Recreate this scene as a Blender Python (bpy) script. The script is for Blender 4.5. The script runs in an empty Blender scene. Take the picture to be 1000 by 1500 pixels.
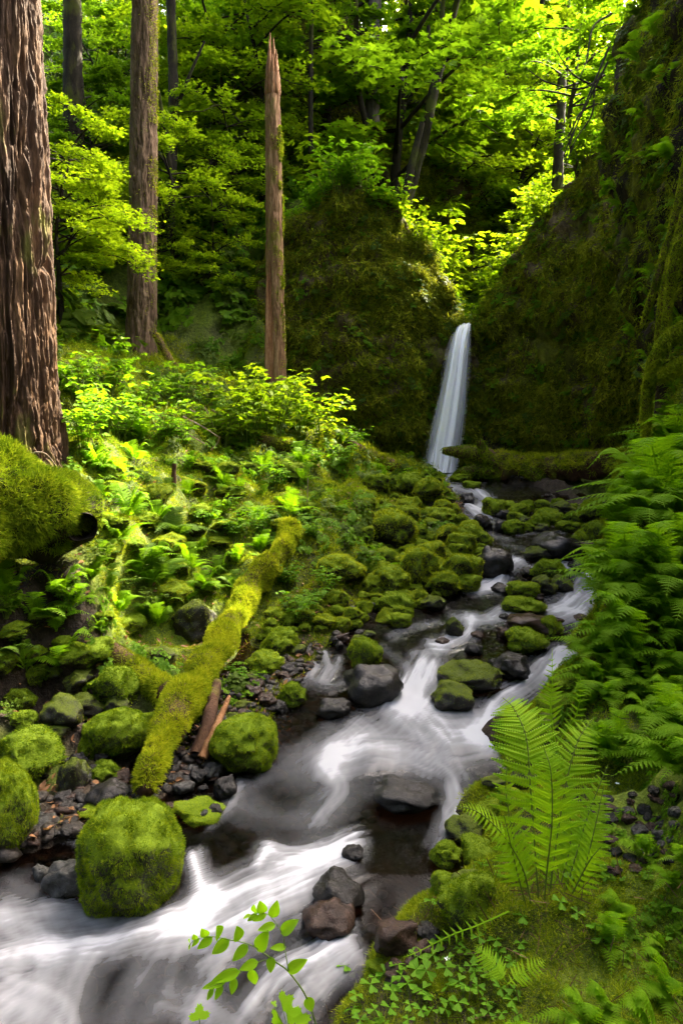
import bpy, bmesh, math, random
import numpy as np
from mathutils import Vector, Matrix

# ---------------------------------------------------------------- camera, light, exposure
scene = bpy.context.scene
COL = scene.collection
CAM_Z, PITCH, F = 1.9, math.radians(4.8), 1071.0
cam_data = bpy.data.cameras.new('camera')
cam_data.sensor_fit = 'VERTICAL'
cam_data.sensor_height = 36.0
cam_data.lens = 36.0 * F / 1500.0
cam_data.clip_start = 0.05
cam_data.clip_end = 500.0
cam = bpy.data.objects.new('camera', cam_data)
COL.objects.link(cam)
cam.location = (0, 0, CAM_Z)
cam.rotation_euler = (math.pi / 2 - PITCH, 0, 0)
scene.camera = cam

SUN_AZ, SUN_EL = math.radians(44), math.radians(44)
world = bpy.data.worlds.new('World')
scene.world = world
world.use_nodes = True
wn = world.node_tree
wn.nodes.clear()
sky = wn.nodes.new('ShaderNodeTexSky')
sky.sky_type = 'NISHITA'
sky.sun_disc = False
sky.sun_elevation = SUN_EL
sky.sun_rotation = SUN_AZ
sky.air_density = 0.5
sky.dust_density = 9.0
sky.ozone_density = 0.0
bgn = wn.nodes.new('ShaderNodeBackground')
bgn.inputs['Strength'].default_value = 0.15
won = wn.nodes.new('ShaderNodeOutputWorld')
wn.links.new(sky.outputs[0], bgn.inputs[0])
wn.links.new(bgn.outputs[0], won.inputs[0])

sun_data = bpy.data.lights.new('sun', 'SUN')
sun_data.energy = 2.6
sun_data.angle = math.radians(0.5)
sun_data.color = (1.0, 0.88, 0.66)
sun = bpy.data.objects.new('sun', sun_data)
COL.objects.link(sun)
sdir = Vector((math.sin(SUN_AZ) * math.cos(SUN_EL), math.cos(SUN_AZ) * math.cos(SUN_EL), math.sin(SUN_EL)))
sun.rotation_euler = sdir.to_track_quat('Z', 'Y').to_euler()
sun.location = (10, 20, 30)

scene.view_settings.view_transform = 'Standard'
scene.view_settings.look = 'None'
scene.view_settings.gamma = 1.0
scene.view_settings.use_curve_mapping = False
scene.view_settings.exposure = 4.1
scene.render.engine = 'CYCLES'
cy = scene.cycles
cy.use_denoising = True
cy.max_bounces = 7
cy.diffuse_bounces = 3
cy.transmission_bounces = 4
cy.transparent_max_bounces = 12
cy.sample_clamp_indirect = 6.0

RNG = np.random.default_rng(7)
random.seed(7)

# ---------------------------------------------------------------- noise
def _hash(ix, iy, iz, seed):
    h = (ix.astype(np.int64) * 374761393 + iy.astype(np.int64) * 668265263 + iz.astype(np.int64) * 2147483647 + seed * 1274126177)
    h = h & 0xFFFFFFFF
    h = ((h ^ (h >> 13)) * 1274126177) & 0xFFFFFFFF
    h = ((h ^ (h >> 16)) * 2246822519) & 0xFFFFFFFF
    h = h ^ (h >> 15)
    return (h & 0xFFFFFF) / float(0xFFFFFF) * 2 - 1

def vn(p, seed=0):
    p = np.asarray(p, dtype=float)
    i = np.floor(p).astype(np.int64)
    f = p - i
    f = f * f * f * (f * (f * 6 - 15) + 10)
    x, y, z = i[..., 0], i[..., 1], i[..., 2]
    fx, fy, fz = f[..., 0], f[..., 1], f[..., 2]
    def c(a, b, d): return _hash(x + a, y + b, z + d, seed)
    x00 = c(0,0,0) * (1-fx) + c(1,0,0) * fx
    x10 = c(0,1,0) * (1-fx) + c(1,1,0) * fx
    x01 = c(0,0,1) * (1-fx) + c(1,0,1) * fx
    x11 = c(0,1,1) * (1-fx) + c(1,1,1) * fx
    y0 = x00 * (1-fy) + x10 * fy
    y1 = x01 * (1-fy) + x11 * fy
    return y0 * (1-fz) + y1 * fz

def fbm(p, octaves=4, seed=0, gain=0.5):
    p = np.asarray(p, dtype=float)
    a, s, t = 1.0, 0.0, 0.0
    for k in range(octaves):
        s = s + a * vn(p, seed + k * 17)
        t += a
        a *= gain
        p = p * 2.03 + 11.3
    return s / t

def sstep(a, b, x):
    t = np.clip((x - a) / (b - a), 0, 1)
    return t * t * (3 - 2 * t)

def unit(v):
    v = np.asarray(v, float)
    return v / np.maximum(np.linalg.norm(v, axis=-1, keepdims=True), 1e-9)

# ---------------------------------------------------------------- pixel of the photograph -> place
CP, SP = math.cos(PITCH), math.sin(PITCH)
def at(px, py, Y):
    a, b = (px - 500.0) / F, (750.0 - py) / F
    dy = CP + b * SP
    dz = -SP + b * CP
    k = Y / dy
    return np.array([a * k, Y, CAM_Z + dz * k])

# ---------------------------------------------------------------- stream and terrain shape
WY = [0.3, 2.3, 2.75, 3.05, 3.5, 3.9, 4.2, 4.7, 5.0, 5.25, 5.9, 6.2, 6.7, 7.0, 7.4, 8.0, 9, 10, 11, 11.6, 12.4, 13.4, 16.2, 22]
WZ = [-.12, -.02, 0.0, .06, .085, .1, .17, .24, .27, .33, .45, .5, .58, .66, .74, .84, .94, 1.05, 1.15, 1.25, 1.33, 1.40, 1.45, 1.45]
def Wl(y): return np.interp(y, WY, WZ)
EY = [0.3, 2.28, 2.61, 2.99, 3.48, 4.14, 5.0, 6.17, 7, 8, 10.1, 11.6, 13.4, 16.2, 18]
EL = [-2.6, -2.5, -2.4, -1.7, -1.15, -.42, -.30, 0.12, .9, 1.4, 1.7, 1.75, 1.85, 1.8, 1.8]
ER = [-.25, -.04, .15, .36, .62, .93, 1.5, 2.1, 2.5, 2.75, 3.3, 3.3, 3.1, 2.9, 2.9]
def Le(y): return np.interp(y, EY, EL)
def Re(y): return np.interp(y, EY, ER)
TD = np.array([0, .5, 1, 2, 3, 4, 6, 9, 14, 40])
TY = np.array([2.3, 4, 5.2, 6.3, 8.5, 11, 14])
TH = np.array([
 [.03,.06,.10,.18,.40,.80,1.4,2.5,5,16],
 [.03,.07,.12,.24,.55,.95,1.7,3.1,6,18],
 [.03,.08,.14,.50,.85,1.2,2.0,3.6,7,20],
 [.03,.10,.18,.50,1.15,1.5,2.3,4.2,8,22],
 [.04,.13,.22,.42,.65,1.0,2.0,4.2,8,22],
 [.05,.15,.30,.60,1.0,1.4,2.3,4.6,9,24],
 [.05,.15,.30,.95,1.6,1.85,2.3,4.6,9,24]])
def left_rise(d, y):
    yy = np.clip(y, TY[0], TY[-1])
    j = np.clip(np.searchsorted(TY, yy, side='right') - 1, 0, len(TY) - 2)
    t = (yy - TY[j]) / (TY[j+1] - TY[j])
    out = np.zeros_like(d)
    for k in range(len(TY) - 1):
        m = j == k
        if m.any():
            out[m] = np.interp(d[m], TD, TH[k]) * (1 - t[m]) + np.interp(d[m], TD, TH[k+1]) * t[m]
    return out

def ground(x, y, detail=True):
    x = np.asarray(x, float); y = np.asarray(y, float)
    x, y = np.broadcast_arrays(x, y)
    shp = x.shape
    x = x.ravel(); y = y.ravel()
    p2 = np.stack([x, y, np.zeros_like(x)], -1)
    wob = fbm(p2 * 1.6, 3, 3) * 0.12 if detail else 0
    wob2 = .30 * vn(p2 * 2.3, 71) + .16 * vn(p2 * 5.1, 72) if detail else 0
    L, R = Le(y) + wob, Re(y) - wob - wob2 * np.clip((y - 1.2) / 3, .35, .8)
    W = Wl(y)
    dl, dr = L - x, x - R
    h = np.empty_like(x)
    inside = (dl <= 0) & (dr <= 0)
    edge = np.minimum(-dl, -dr)
    h[:] = W - 0.05 - 0.16 * sstep(0, .6, edge)
    m = dl > 0
    h[m] = W[m] - .05 + (left_rise(dl[m], y[m]) + .05) 
    m2 = dr > 0
    sl = 0.25 + 2.2 * sstep(2.9, 6.5, y[m2])
    rise = 0.10 * sstep(0, .12, dr[m2]) + sl * np.maximum(dr[m2] - .1, 0) * (1 - .25 * sstep(.3, 2, dr[m2])) \
         + 1.6 * np.maximum(dr[m2] - 1.05, 0) * sstep(4.2, 2.6, y[m2])
    back = sstep(8.0, 9.5, y[m2]) * sstep(15.9, 15.5, y[m2])
    rise2 = .08 + .10 * dr[m2]
    h[m2] = W[m2] + rise * (1 - back) + rise2 * back
    # hill behind the falls, with the gully that feeds them
    xc = 2.9 + .10 * (y - 16)
    dx = x - xc
    Hb = 4.45 + .28 * np.clip(y - 16.5, 0, 6) + .42 * np.maximum(y - 22.5, 0) + np.where(dx < 0, -.72 * dx, 1.0 * dx)
    Hb = np.minimum(Hb, 4.45 + .28 * np.clip(y - 16.5, 0, 6) + .42 * np.maximum(y - 22.5, 0) + 8 + .35 * np.maximum(-1.5 - x, 0))
    leftramp = h + 1.05 * np.maximum(y - 14.5, 0)
    inc = sstep(-2.2, -.9, x)
    tgt = np.minimum(Hb, leftramp) * (1 - inc) + Hb * inc
    bz = sstep(16.7, 17.3, y)
    bl = sstep(14.0, 15.0, y)
    b = bl * (1 - inc) + bz * inc
    h = h * (1 - b) + np.maximum(tgt, h * (x < 0)) * b
    stp = sstep(4.55, 4.80, y + .12 * np.sin(x * 5) + .10 * np.sin(x * 11 + 1)) * sstep(-1.55, -1.85, x) * sstep(7.5, 6, y)
    h = np.maximum(h, (1.18 + .10 * (y - 4.7)) * stp + h * (1 - stp))
    h = h - .18 * np.exp(-(((x + 2.0) / .8)**2 + ((y - 4.45) / .25)**2))
    if detail:
        bank = sstep(0.0, .5, np.maximum(dl, dr))
        amp = .03 + .16 * bank * sstep(2.5, 8, y) + .07 * bank
        h = h + amp * (1.5 * fbm(p2 * 1.5, 4, 21) + .55 * (.22 - np.abs(vn(p2 * 2.7, 27))) + .3 * (.22 - np.abs(vn(p2 * 6.3, 28)))) + .06 * bank * fbm(p2 * 5.0, 3, 5) + .02 * (1 - bank) * fbm(p2 * 9.0, 3, 9)
        h = h + .6 * sstep(15, 22, y) * fbm(p2 * .35, 3, 33)
    return h.reshape(shp)

_YS = np.concatenate([np.linspace(.9, 9, 500), np.linspace(9.02, 26, 500), np.linspace(26.1, 70, 150)])
def hit(px, py, fn=None):
    """where the ray through a pixel of the photograph meets the terrain (or another height function)"""
    a, b = (px - 500.0) / F, (750.0 - py) / F
    k = _YS / (CP + b * SP)
    z = CAM_Z + (-SP + b * CP) * k
    x = a * k
    g = (fn or ground)(x, _YS)
    m = np.nonzero(z < g)[0]
    i = m[0] if len(m) else len(_YS) - 1
    return np.array([x[i], _YS[i], g[i]])
def water_h(x, y): return Wl(y)
def hit_water(px, py): return hit(px, py, lambda x, y: np.maximum(ground(x, y), Wl(y)))

# ---------------------------------------------------------------- mesh helpers
def make_mesh(name, V, faces, mat=None, smooth=True, uv=None, attr=None):
    V = np.asarray(V, dtype=np.float32).reshape(-1, 3)
    if isinstance(faces, np.ndarray): faces = [faces]
    faces = [np.asarray(f, dtype=np.int32) for f in faces if len(f)]
    me = bpy.data.meshes.new(name)
    me.vertices.add(len(V))
    me.vertices.foreach_set('co', V.ravel())
    loops = np.concatenate([f.ravel() for f in faces])
    tot = np.concatenate([np.full(len(f), f.shape[1], np.int32) for f in faces])
    start = np.concatenate([[0], np.cumsum(tot)[:-1]]).astype(np.int32)
    me.loops.add(len(loops))
    me.loops.foreach_set('vertex_index', loops)
    me.polygons.add(len(tot))
    me.polygons.foreach_set('loop_start', start)
    me.polygons.foreach_set('loop_total', tot)
    me.polygons.foreach_set('use_smooth', np.full(len(tot), smooth))
    if uv is not None:
        l = me.uv_layers.new(name='UVMap')
        l.data.foreach_set('uv', np.asarray(uv, np.float32)[loops].ravel())
    if attr:
        for k, a in attr.items():
            at_ = me.attributes.new(k, 'FLOAT', 'POINT')
            at_.data.foreach_set('value', np.asarray(a, np.float32).ravel())
    me.update(calc_edges=True)
    if mat: me.materials.append(mat)
    return me

class MB:
    def __init__(s): s.V, s.F3, s.F4, s.n = [], [], [], 0
    def add(s, V, F):
        V = np.asarray(V, float).reshape(-1, 3); F = np.asarray(F)
        (s.F3 if F.shape[1] == 3 else s.F4).append(F + s.n)
        s.V.append(V); s.n += len(V)
    def mesh(s, name, mat, smooth=True):
        fs = []
        if s.F3: fs.append(np.concatenate(s.F3))
        if s.F4: fs.append(np.concatenate(s.F4))
        return make_mesh(name, np.concatenate(s.V), fs, mat, smooth)

def link(name, data, parent=None, loc=None, rot=None, scl=None, **props):
    o = bpy.data.objects.new(name, data)
    COL.objects.link(o)
    if parent is not None: o.parent = parent
    if loc is not None: o.location = loc
    if rot is not None: o.rotation_euler = rot
    if scl is not None: o.scale = scl if hasattr(scl, '__len__') else (scl,) * 3
    for k, v in props.items(): o[k] = v
    return o

def thing(name, label, category, group=None, data=None, loc=None, rot=None, scl=None):
    o = link(name, data, None, loc, rot, scl)
    o['label'] = label; o['category'] = category
    if group: o['group'] = group
    return o

def grid_faces(nu, nv, wrap=False):
    """vertices laid out [v][u]"""
    u = np.arange(nu if wrap else nu - 1); v = np.arange(nv - 1)
    uu, vv = np.meshgrid(u, v)
    a = (vv * nu + uu).ravel(); b = (vv * nu + (uu + 1) % nu).ravel()
    return np.stack([a, b, b + nu, a + nu], -1)

def catmull(P, n):
    P = np.asarray(P, float)
    Q = np.vstack([2*P[0]-P[1], P, 2*P[-1]-P[-2]])
    t = np.linspace(0, len(P) - 1 - 1e-6, n)
    i = t.astype(int); f = (t - i)[:, None]
    p0, p1, p2, p3 = Q[i], Q[i+1], Q[i+2], Q[i+3]
    return .5 * (2*p1 + (p2-p0)*f + (2*p0-5*p1+4*p2-p3)*f*f + (3*p1-p0-3*p2+p3)*f**3)

def frames(P):
    T = unit(np.gradient(P, axis=0))
    ref = np.array([0.31, 0.17, 0.93]) if abs(T[0, 2]) < .9 else np.array([1., .1, 0])
    A = unit(np.cross(T, ref)); B = np.cross(A, T)
    return T, A, B

def tube(P, r, k=8, cap=True, rough=0, seed=0, freq=3.0):
    P = np.asarray(P, float); r = np.broadcast_to(np.asarray(r, float), (len(P),))
    T, A, B = frames(P)
    th = np.linspace(0, 2*np.pi, k, endpoint=False)
    D = A[:, None] * np.cos(th)[None, :, None] + B[:, None] * np.sin(th)[None, :, None]
    V = P[:, None] + D * r[:, None, None]
    if rough:
        nz = fbm(V * freq, 4, seed)
        V = V + D * (nz * rough * r[:, None])[..., None]
    n = len(P)
    V = V.reshape(-1, 3); Fq = grid_faces(k, n, True)
    if not cap: return V, Fq
    V = np.vstack([V, P[0] - T[0] * r[0] * .3, P[-1] + T[-1] * r[-1] * .3])
    i = np.arange(k); j = (i + 1) % k
    c0 = np.stack([j, i, np.full(k, n*k), np.full(k, n*k)], -1)
    c1 = np.stack([i + (n-1)*k, j + (n-1)*k, np.full(k, n*k+1), np.full(k, n*k+1)], -1)
    return V, np.vstack([Fq, c0[:, [0,1,2,2]], c1[:, [0,1,2,2]]])[:, :4]

def add_tube(mb, P, r, k=6, **kw):
    V, Fq = tube(P, r, k, **kw)
    tri = Fq[:, 2] == Fq[:, 3]
    base = mb.n
    mb.V.append(V); mb.n += len(V)
    mb.F4.append(Fq[~tri] + base)
    if tri.any(): mb.F3.append(Fq[tri][:, :3] + base)

def stamp(T, F, P, fwd, up, size):
    """copies of a small template (x side, y forward, z up) at many places, as arrays"""
    P = np.asarray(P, float); fwd = unit(fwd); side = unit(np.cross(fwd, up)); upn = np.cross(side, fwd)
    size = np.broadcast_to(np.asarray(size, float), (len(P),))
    V = P[:, None] + size[:, None, None] * (T[None, :, 0:1] * side[:, None] + T[None, :, 1:2] * fwd[:, None] + T[None, :, 2:3] * upn[:, None])
    Fo = F[None] + (np.arange(len(P)) * len(T))[:, None, None]
    return V.reshape(-1, 3), Fo.reshape(-1, F.shape[1])

def eulers(n, rng):
    """euler angles that turn +Z to the normals with a random spin"""
    n = unit(n)
    t = unit(np.cross(n, unit(rng.normal(size=n.shape))))
    b = np.cross(n, t)
    R = np.stack([t, b, n], -1)
    return np.stack([np.arctan2(R[:, 2, 1], R[:, 2, 2]), -np.arcsin(np.clip(R[:, 2, 0], -1, 1)), np.arctan2(R[:, 1, 0], R[:, 0, 0])], -1)

def rand_dirs(rng, n, zmin=-1, zmax=1):
    z = rng.uniform(zmin, zmax, n); a = rng.uniform(0, 2*np.pi, n); s = np.sqrt(1 - z*z)
    return np.stack([s*np.cos(a), s*np.sin(a), z], -1)

# ---------------------------------------------------------------- materials
def new_mat(name):
    m = bpy.data.materials.new(name); m.use_nodes = True
    nt = m.node_tree; nt.nodes.clear()
    return m, nt, nt.nodes, nt.links
def ramp(nt, fac, stops):
    r = nt.nodes.new('ShaderNodeValToRGB')
    e = r.color_ramp.elements
    while len(e) < len(stops): e.new(.5)
    for k, (p, c) in enumerate(stops):
        e[k].position = p; e[k].color = (*c, 1) if len(c) == 3 else c
    nt.links.new(fac, r.inputs[0])
    return r.outputs[0]
def noise(nt, scale, detail=4, rough=.55, coord='Object', stretch=None, w=None):
    tc = nt.nodes.new('ShaderNodeTexCoord')
    n = nt.nodes.new('ShaderNodeTexNoise')
    n.inputs['Scale'].default_value = scale; n.inputs['Detail'].default_value = detail; n.inputs['Roughness'].default_value = rough
    src = tc.outputs[coord]
    if stretch:
        mp = nt.nodes.new('ShaderNodeMapping'); mp.inputs['Scale'].default_value = stretch
        nt.links.new(src, mp.inputs[0]); src = mp.outputs[0]
    nt.links.new(src, n.inputs['Vector'])
    return n.outputs[0]
def mathn(nt, op, a, b=None, clamp=False):
    m = nt.nodes.new('ShaderNodeMath'); m.operation = op; m.use_clamp = clamp
    for k, v in enumerate((a, b)):
        if v is None: continue
        if isinstance(v, (int, float)): m.inputs[k].default_value = v
        else: nt.links.new(v, m.inputs[k])
    return m.outputs[0]
def mixc(nt, fac, a, b):
    m = nt.nodes.new('ShaderNodeMix'); m.data_type = 'RGBA'
    for s, v in ((m.inputs[0], fac), (m.inputs[6], a), (m.inputs[7], b)):
        if isinstance(v, (int, float)): s.default_value = v
        elif isinstance(v, tuple): s.default_value = (*v, 1)
        else: nt.links.new(v, s)
    return m.outputs[2]
def bump(nt, h, strength, dist=.02):
    b = nt.nodes.new('ShaderNodeBump'); b.inputs['Strength'].default_value = strength; b.inputs['Distance'].default_value = dist
    nt.links.new(h, b.inputs['Height']); return b.outputs[0]
def principled(nt, color, rough=.8, spec=.3, normal=None):
    p = nt.nodes.new('ShaderNodeBsdfPrincipled')
    if isinstance(color, tuple): p.inputs['Base Color'].default_value = (*color, 1)
    else: nt.links.new(color, p.inputs['Base Color'])
    if isinstance(rough, (int, float)): p.inputs['Roughness'].default_value = rough
    else: nt.links.new(rough, p.inputs['Roughness'])
    p.inputs['Specular IOR Level'].default_value = spec
    if normal is not None: nt.links.new(normal, p.inputs['Normal'])
    return p.outputs[0]
def out(nt, sh):
    o = nt.nodes.new('ShaderNodeOutputMaterial'); nt.links.new(sh, o.inputs[0])
def leaf_mat(name, c0, c1, trans=.45, rough=.6, objrand=True, spec=.12):
    m, nt, N, L = new_mat(name)
    g = N.new('ShaderNodeNewGeometry')
    r = g.outputs['Random Per Island']
    if objrand:
        oi = N.new('ShaderNodeObjectInfo')
        r = mathn(nt, 'ADD', mathn(nt, 'MULTIPLY', r, .6), mathn(nt, 'MULTIPLY', oi.outputs['Random'], .4))
    col = mixc(nt, r, c0, c1)
    p = principled(nt, col, rough, spec)
    t = N.new('ShaderNodeBsdfTranslucent')
    tc = mixc(nt, .5, col, mixc(nt, r, (c0[0]*1.7, c0[1]*1.8, c0[2]*.6), (c1[0]*1.7, c1[1]*1.8, c1[2]*.6)))
    L.new(tc, t.inputs[0])
    mx = N.new('ShaderNodeMixShader'); mx.inputs[0].default_value = trans
    L.new(p, mx.inputs[1]); L.new(t.outputs[0], mx.inputs[2])
    out(nt, mx.outputs[0])
    return m
def moss_mat(name, c0, c1, c2, scale=6, trans=.3):
    m, nt, N, L = new_mat(name)
    n = noise(nt, scale, 3)
    g = N.new('ShaderNodeNewGeometry')
    oi = N.new('ShaderNodeObjectInfo')
    f = mathn(nt, 'ADD', n, mathn(nt, 'MULTIPLY', mathn(nt, 'SUBTRACT', g.outputs['Random Per Island'], .5), .35))
    f = mathn(nt, 'ADD', f, mathn(nt, 'MULTIPLY', mathn(nt, 'SUBTRACT', oi.outputs['Random'], .5), .22))
    col = ramp(nt, f, [(.25, c0), (.52, c1), (.78, c2)])
    p = principled(nt, col, .9, .1)
    t = N.new('ShaderNodeBsdfTranslucent'); L.new(col, t.inputs[0])
    mx = N.new('ShaderNodeMixShader'); mx.inputs[0].default_value = trans
    L.new(p, mx.inputs[1]); L.new(t.outputs[0], mx.inputs[2])
    out(nt, mx.outputs[0])
    return m

M = {}
M['moss'] = moss_mat('moss_green', (.06, .12, .003), (.18, .26, .006), (.33, .39, .012), trans=.4)
M['moss_gold'] = moss_mat('moss_golden', (.10, .15, .004), (.26, .32, .007), (.43, .45, .014), trans=.4)
M['moss_dark'] = moss_mat('moss_dark', (.055, .08, .004), (.16, .21, .008), (.31, .36, .013), 1.2)
M['moss_wall'] = moss_mat('moss_on_wall', (.075, .08, .006), (.23, .25, .010), (.40, .41, .018), .9)
M['leaf_maple'] = leaf_mat('maple_leaf', (.07, .15, .004), (.15, .25, .006), .6)
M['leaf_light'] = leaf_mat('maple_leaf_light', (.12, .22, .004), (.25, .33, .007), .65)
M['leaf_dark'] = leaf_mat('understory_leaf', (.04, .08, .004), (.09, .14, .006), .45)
M['leaf_shrub'] = leaf_mat('shrub_leaf', (.065, .17, .004), (.16, .28, .006), .55)
M['fern'] = leaf_mat('fern_green', (.115, .25, .004), (.20, .34, .006), .6)
M['fern_young_lit'] = leaf_mat('young_fern_lit', (.17, .34, .005), (.27, .43, .008), .55)  # new-growth green, lightened to make up for weak light on upright fronds
M['fern_dark'] = leaf_mat('fern_dark_green', (.05, .11, .005), (.10, .18, .008), .45)  # darker fern green
M['needle'] = leaf_mat('fir_needle', (.03, .06, .01), (.07, .11, .015), .3)
M['sprig'] = leaf_mat('sprig_leaf', (.20, .40, .006), (.27, .48, .010), .55, .4)
M['sorrel'] = leaf_mat('sorrel_leaf', (.07, .19, .006), (.13, .27, .010), .45)
M['stem'] = leaf_mat('green_stem', (.09, .16, .02), (.14, .20, .03), .1)
M['rachis'] = leaf_mat('fern_stalk', (.08, .12, .015), (.12, .16, .02), .1)

def bark_mat(name, c0, c1, c2, moss=0.0, mosscol=(.10, .12, .01)):
    m, nt, N, L = new_mat(name)
    n = noise(nt, 9, 6, .65, 'Object', (1, 1, .16))
    n2 = noise(nt, 60, 3, .6, 'Object', (1, 1, .3))
    f = mathn(nt, 'ADD', mathn(nt, 'MULTIPLY', n, .75), mathn(nt, 'MULTIPLY', n2, .25))
    col = ramp(nt, f, [(.3, c0), (.5, c1), (.68, c2)])
    if moss:
        k = noise(nt, 2.2, 5, .6, 'Object', (1, 1, .5))
        mf = ramp(nt, k, [(.62 - moss, (0, 0, 0)), (.70 - moss * .8, (1, 1, 1))])
        col = mixc(nt, mf, col, mosscol)
    out(nt, principled(nt, col, .85, .15, bump(nt, f, .8, .03)))
    return m
M['bark'] = bark_mat('fir_bark', (.010, .0055, .0025), (.042, .022, .010), (.135, .074, .033), .05, (.09, .085, .014))
M['bark_far'] = bark_mat('fir_bark_far', (.028, .017, .010), (.105, .066, .036), (.22, .15, .09), .07, (.10, .10, .02))
M['bark_grey'] = bark_mat('grey_bark', (.03, .025, .02), (.08, .065, .05), (.15, .125, .10), .02)
M['bark_dark'] = bark_mat('maple_bark', (.008, .006, .004), (.022, .017, .010), (.05, .04, .02), .12, (.06, .065, .01))
M['bark_snag'] = bark_mat('snag_bark', (.06, .03, .013), (.19, .105, .048), (.36, .23, .115), .08, (.13, .12, .015))
M['wood_raw'] = bark_mat('split_wood', (.07, .028, .010), (.20, .095, .038), (.38, .23, .12))
M['wood_grey'] = bark_mat('weathered_twig', (.12, .08, .05), (.28, .20, .13), (.45, .35, .25))
M['wood_rot'] = bark_mat('rotten_wood', (.02, .010, .006), (.06, .03, .016), (.13, .07, .035), .1, (.09, .09, .012))
M['shade_wood'] = bark_mat('shaded_hollow_wood', (.006, .005, .003), (.014, .010, .006), (.03, .02, .012))  # near-black stands in for shade under the nurse log and inside its hollow

def rock_mat(name, c0, c1, c2, rough=.35, moss=None, mosscols=((.05, .08, .006), (.17, .21, .012)), lo=.25, hi=.6, speck=True):
    m, nt, N, L = new_mat(name)
    n = noise(nt, 2.5, 6, .6)
    n2 = noise(nt, 14, 4, .7)
    f = mathn(nt, 'ADD', mathn(nt, 'MULTIPLY', n, .6), mathn(nt, 'MULTIPLY', n2, .4))
    col = ramp(nt, f, [(.35, c0), (.52, c1), (.68, c2)])
    rg = rough
    if moss is not None:
        g = N.new('ShaderNodeNewGeometry')
        sx = N.new('ShaderNodeSeparateXYZ'); L.new(g.outputs['Normal'], sx.inputs[0])
        k = mathn(nt, 'ADD', sx.outputs[2], mathn(nt, 'MULTIPLY', mathn(nt, 'SUBTRACT', n2, .5), 1.6))
        k = mathn(nt, 'ADD', k, mathn(nt, 'MULTIPLY', mathn(nt, 'SUBTRACT', n, .5), 1.2))
        mf = ramp(nt, k, [(lo, (0, 0, 0)), (hi, (1, 1, 1))])
        mc = mixc(nt, n2, mosscols[0], mosscols[1])
        col = mixc(nt, mf, col, mc)
        rg = mathn(nt, 'ADD', mathn(nt, 'MULTIPLY', mf, .55), rough)
    out(nt, principled(nt, col, rg, .22, bump(nt, f, .5, .03)))
    return m
M['rock_wet'] = rock_mat('wet_rock', (.006, .006, .006), (.018, .016, .014), (.05, .043, .036), .22)
M['rock_brown'] = rock_mat('wet_brown_rock', (.012, .007, .005), (.035, .02, .013), (.08, .048, .034), .25)
M['rock_grey'] = rock_mat('wet_grey_rock', (.012, .012, .011), (.035, .034, .030), (.09, .088, .08), .3)
M['rock_moss'] = rock_mat('mossy_rock', (.008, .007, .005), (.022, .018, .013), (.05, .042, .03), .4, True, ((.055, .10, .004), (.18, .25, .007)), -.05, .3)
M['rock_moss_dark'] = rock_mat('half_mossy_rock', (.006, .006, .005), (.02, .017, .013), (.05, .04, .03), .3, True, ((.035, .05, .005), (.10, .13, .010)), .45, .8)
M['pebble'] = rock_mat('pebble_rock', (.010, .008, .006), (.025, .02, .015), (.06, .048, .038), .3)

# terrain material: damp soil under moss
def ground_mat():
    m, nt, N, L = new_mat('ground_soil_and_moss')
    n = noise(nt, 1.1, 6, .6); n2 = noise(nt, 17, 5, .7)
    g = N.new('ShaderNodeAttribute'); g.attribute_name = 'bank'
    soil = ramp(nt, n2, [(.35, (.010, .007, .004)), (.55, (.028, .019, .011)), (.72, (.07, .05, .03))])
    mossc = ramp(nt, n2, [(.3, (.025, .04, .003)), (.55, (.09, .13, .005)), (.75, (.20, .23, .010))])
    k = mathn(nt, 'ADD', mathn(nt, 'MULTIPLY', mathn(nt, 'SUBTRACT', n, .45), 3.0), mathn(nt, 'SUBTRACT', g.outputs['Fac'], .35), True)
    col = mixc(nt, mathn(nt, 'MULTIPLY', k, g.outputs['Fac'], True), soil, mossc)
    out(nt, principled(nt, col, .8, .2, bump(nt, n2, .9, .04)))
    return m
M['ground'] = ground_mat()
def cliff_mat(name, cols, mossk):
    m, nt, N, L = new_mat(name)
    n = noise(nt, .55, 6, .6); n2 = noise(nt, 5, 6, .68, 'Object', (1, 1, .55)); n3 = noise(nt, 30, 4, .65)
    f = mathn(nt, 'ADD', mathn(nt, 'MULTIPLY', n2, .7), mathn(nt, 'MULTIPLY', n3, .3))
    rock = ramp(nt, f, [(.36, cols[0]), (.52, cols[1]), (.68, cols[2])])
    mo = ramp(nt, f, [(.34, (.02, .022, .003)), (.52, (.08, .085, .006)), (.70, (.18, .18, .014))])
    k = ramp(nt, mathn(nt, 'ADD', n, mathn(nt, 'MULTIPLY', mathn(nt, 'SUBTRACT', n2, .5), .6)), [(.5 - mossk, (0, 0, 0)), (.62 - mossk, (1, 1, 1))])
    out(nt, principled(nt, mixc(nt, k, rock, mo), .85, .15, bump(nt, f, 1.0, .08)))
    return m
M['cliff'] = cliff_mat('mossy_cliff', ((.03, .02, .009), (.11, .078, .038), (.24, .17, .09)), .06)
M['cliff_near'] = cliff_mat('dark_wall_rock', ((.008, .006, .004), (.03, .021, .013), (.09, .06, .036)), .0)

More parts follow.
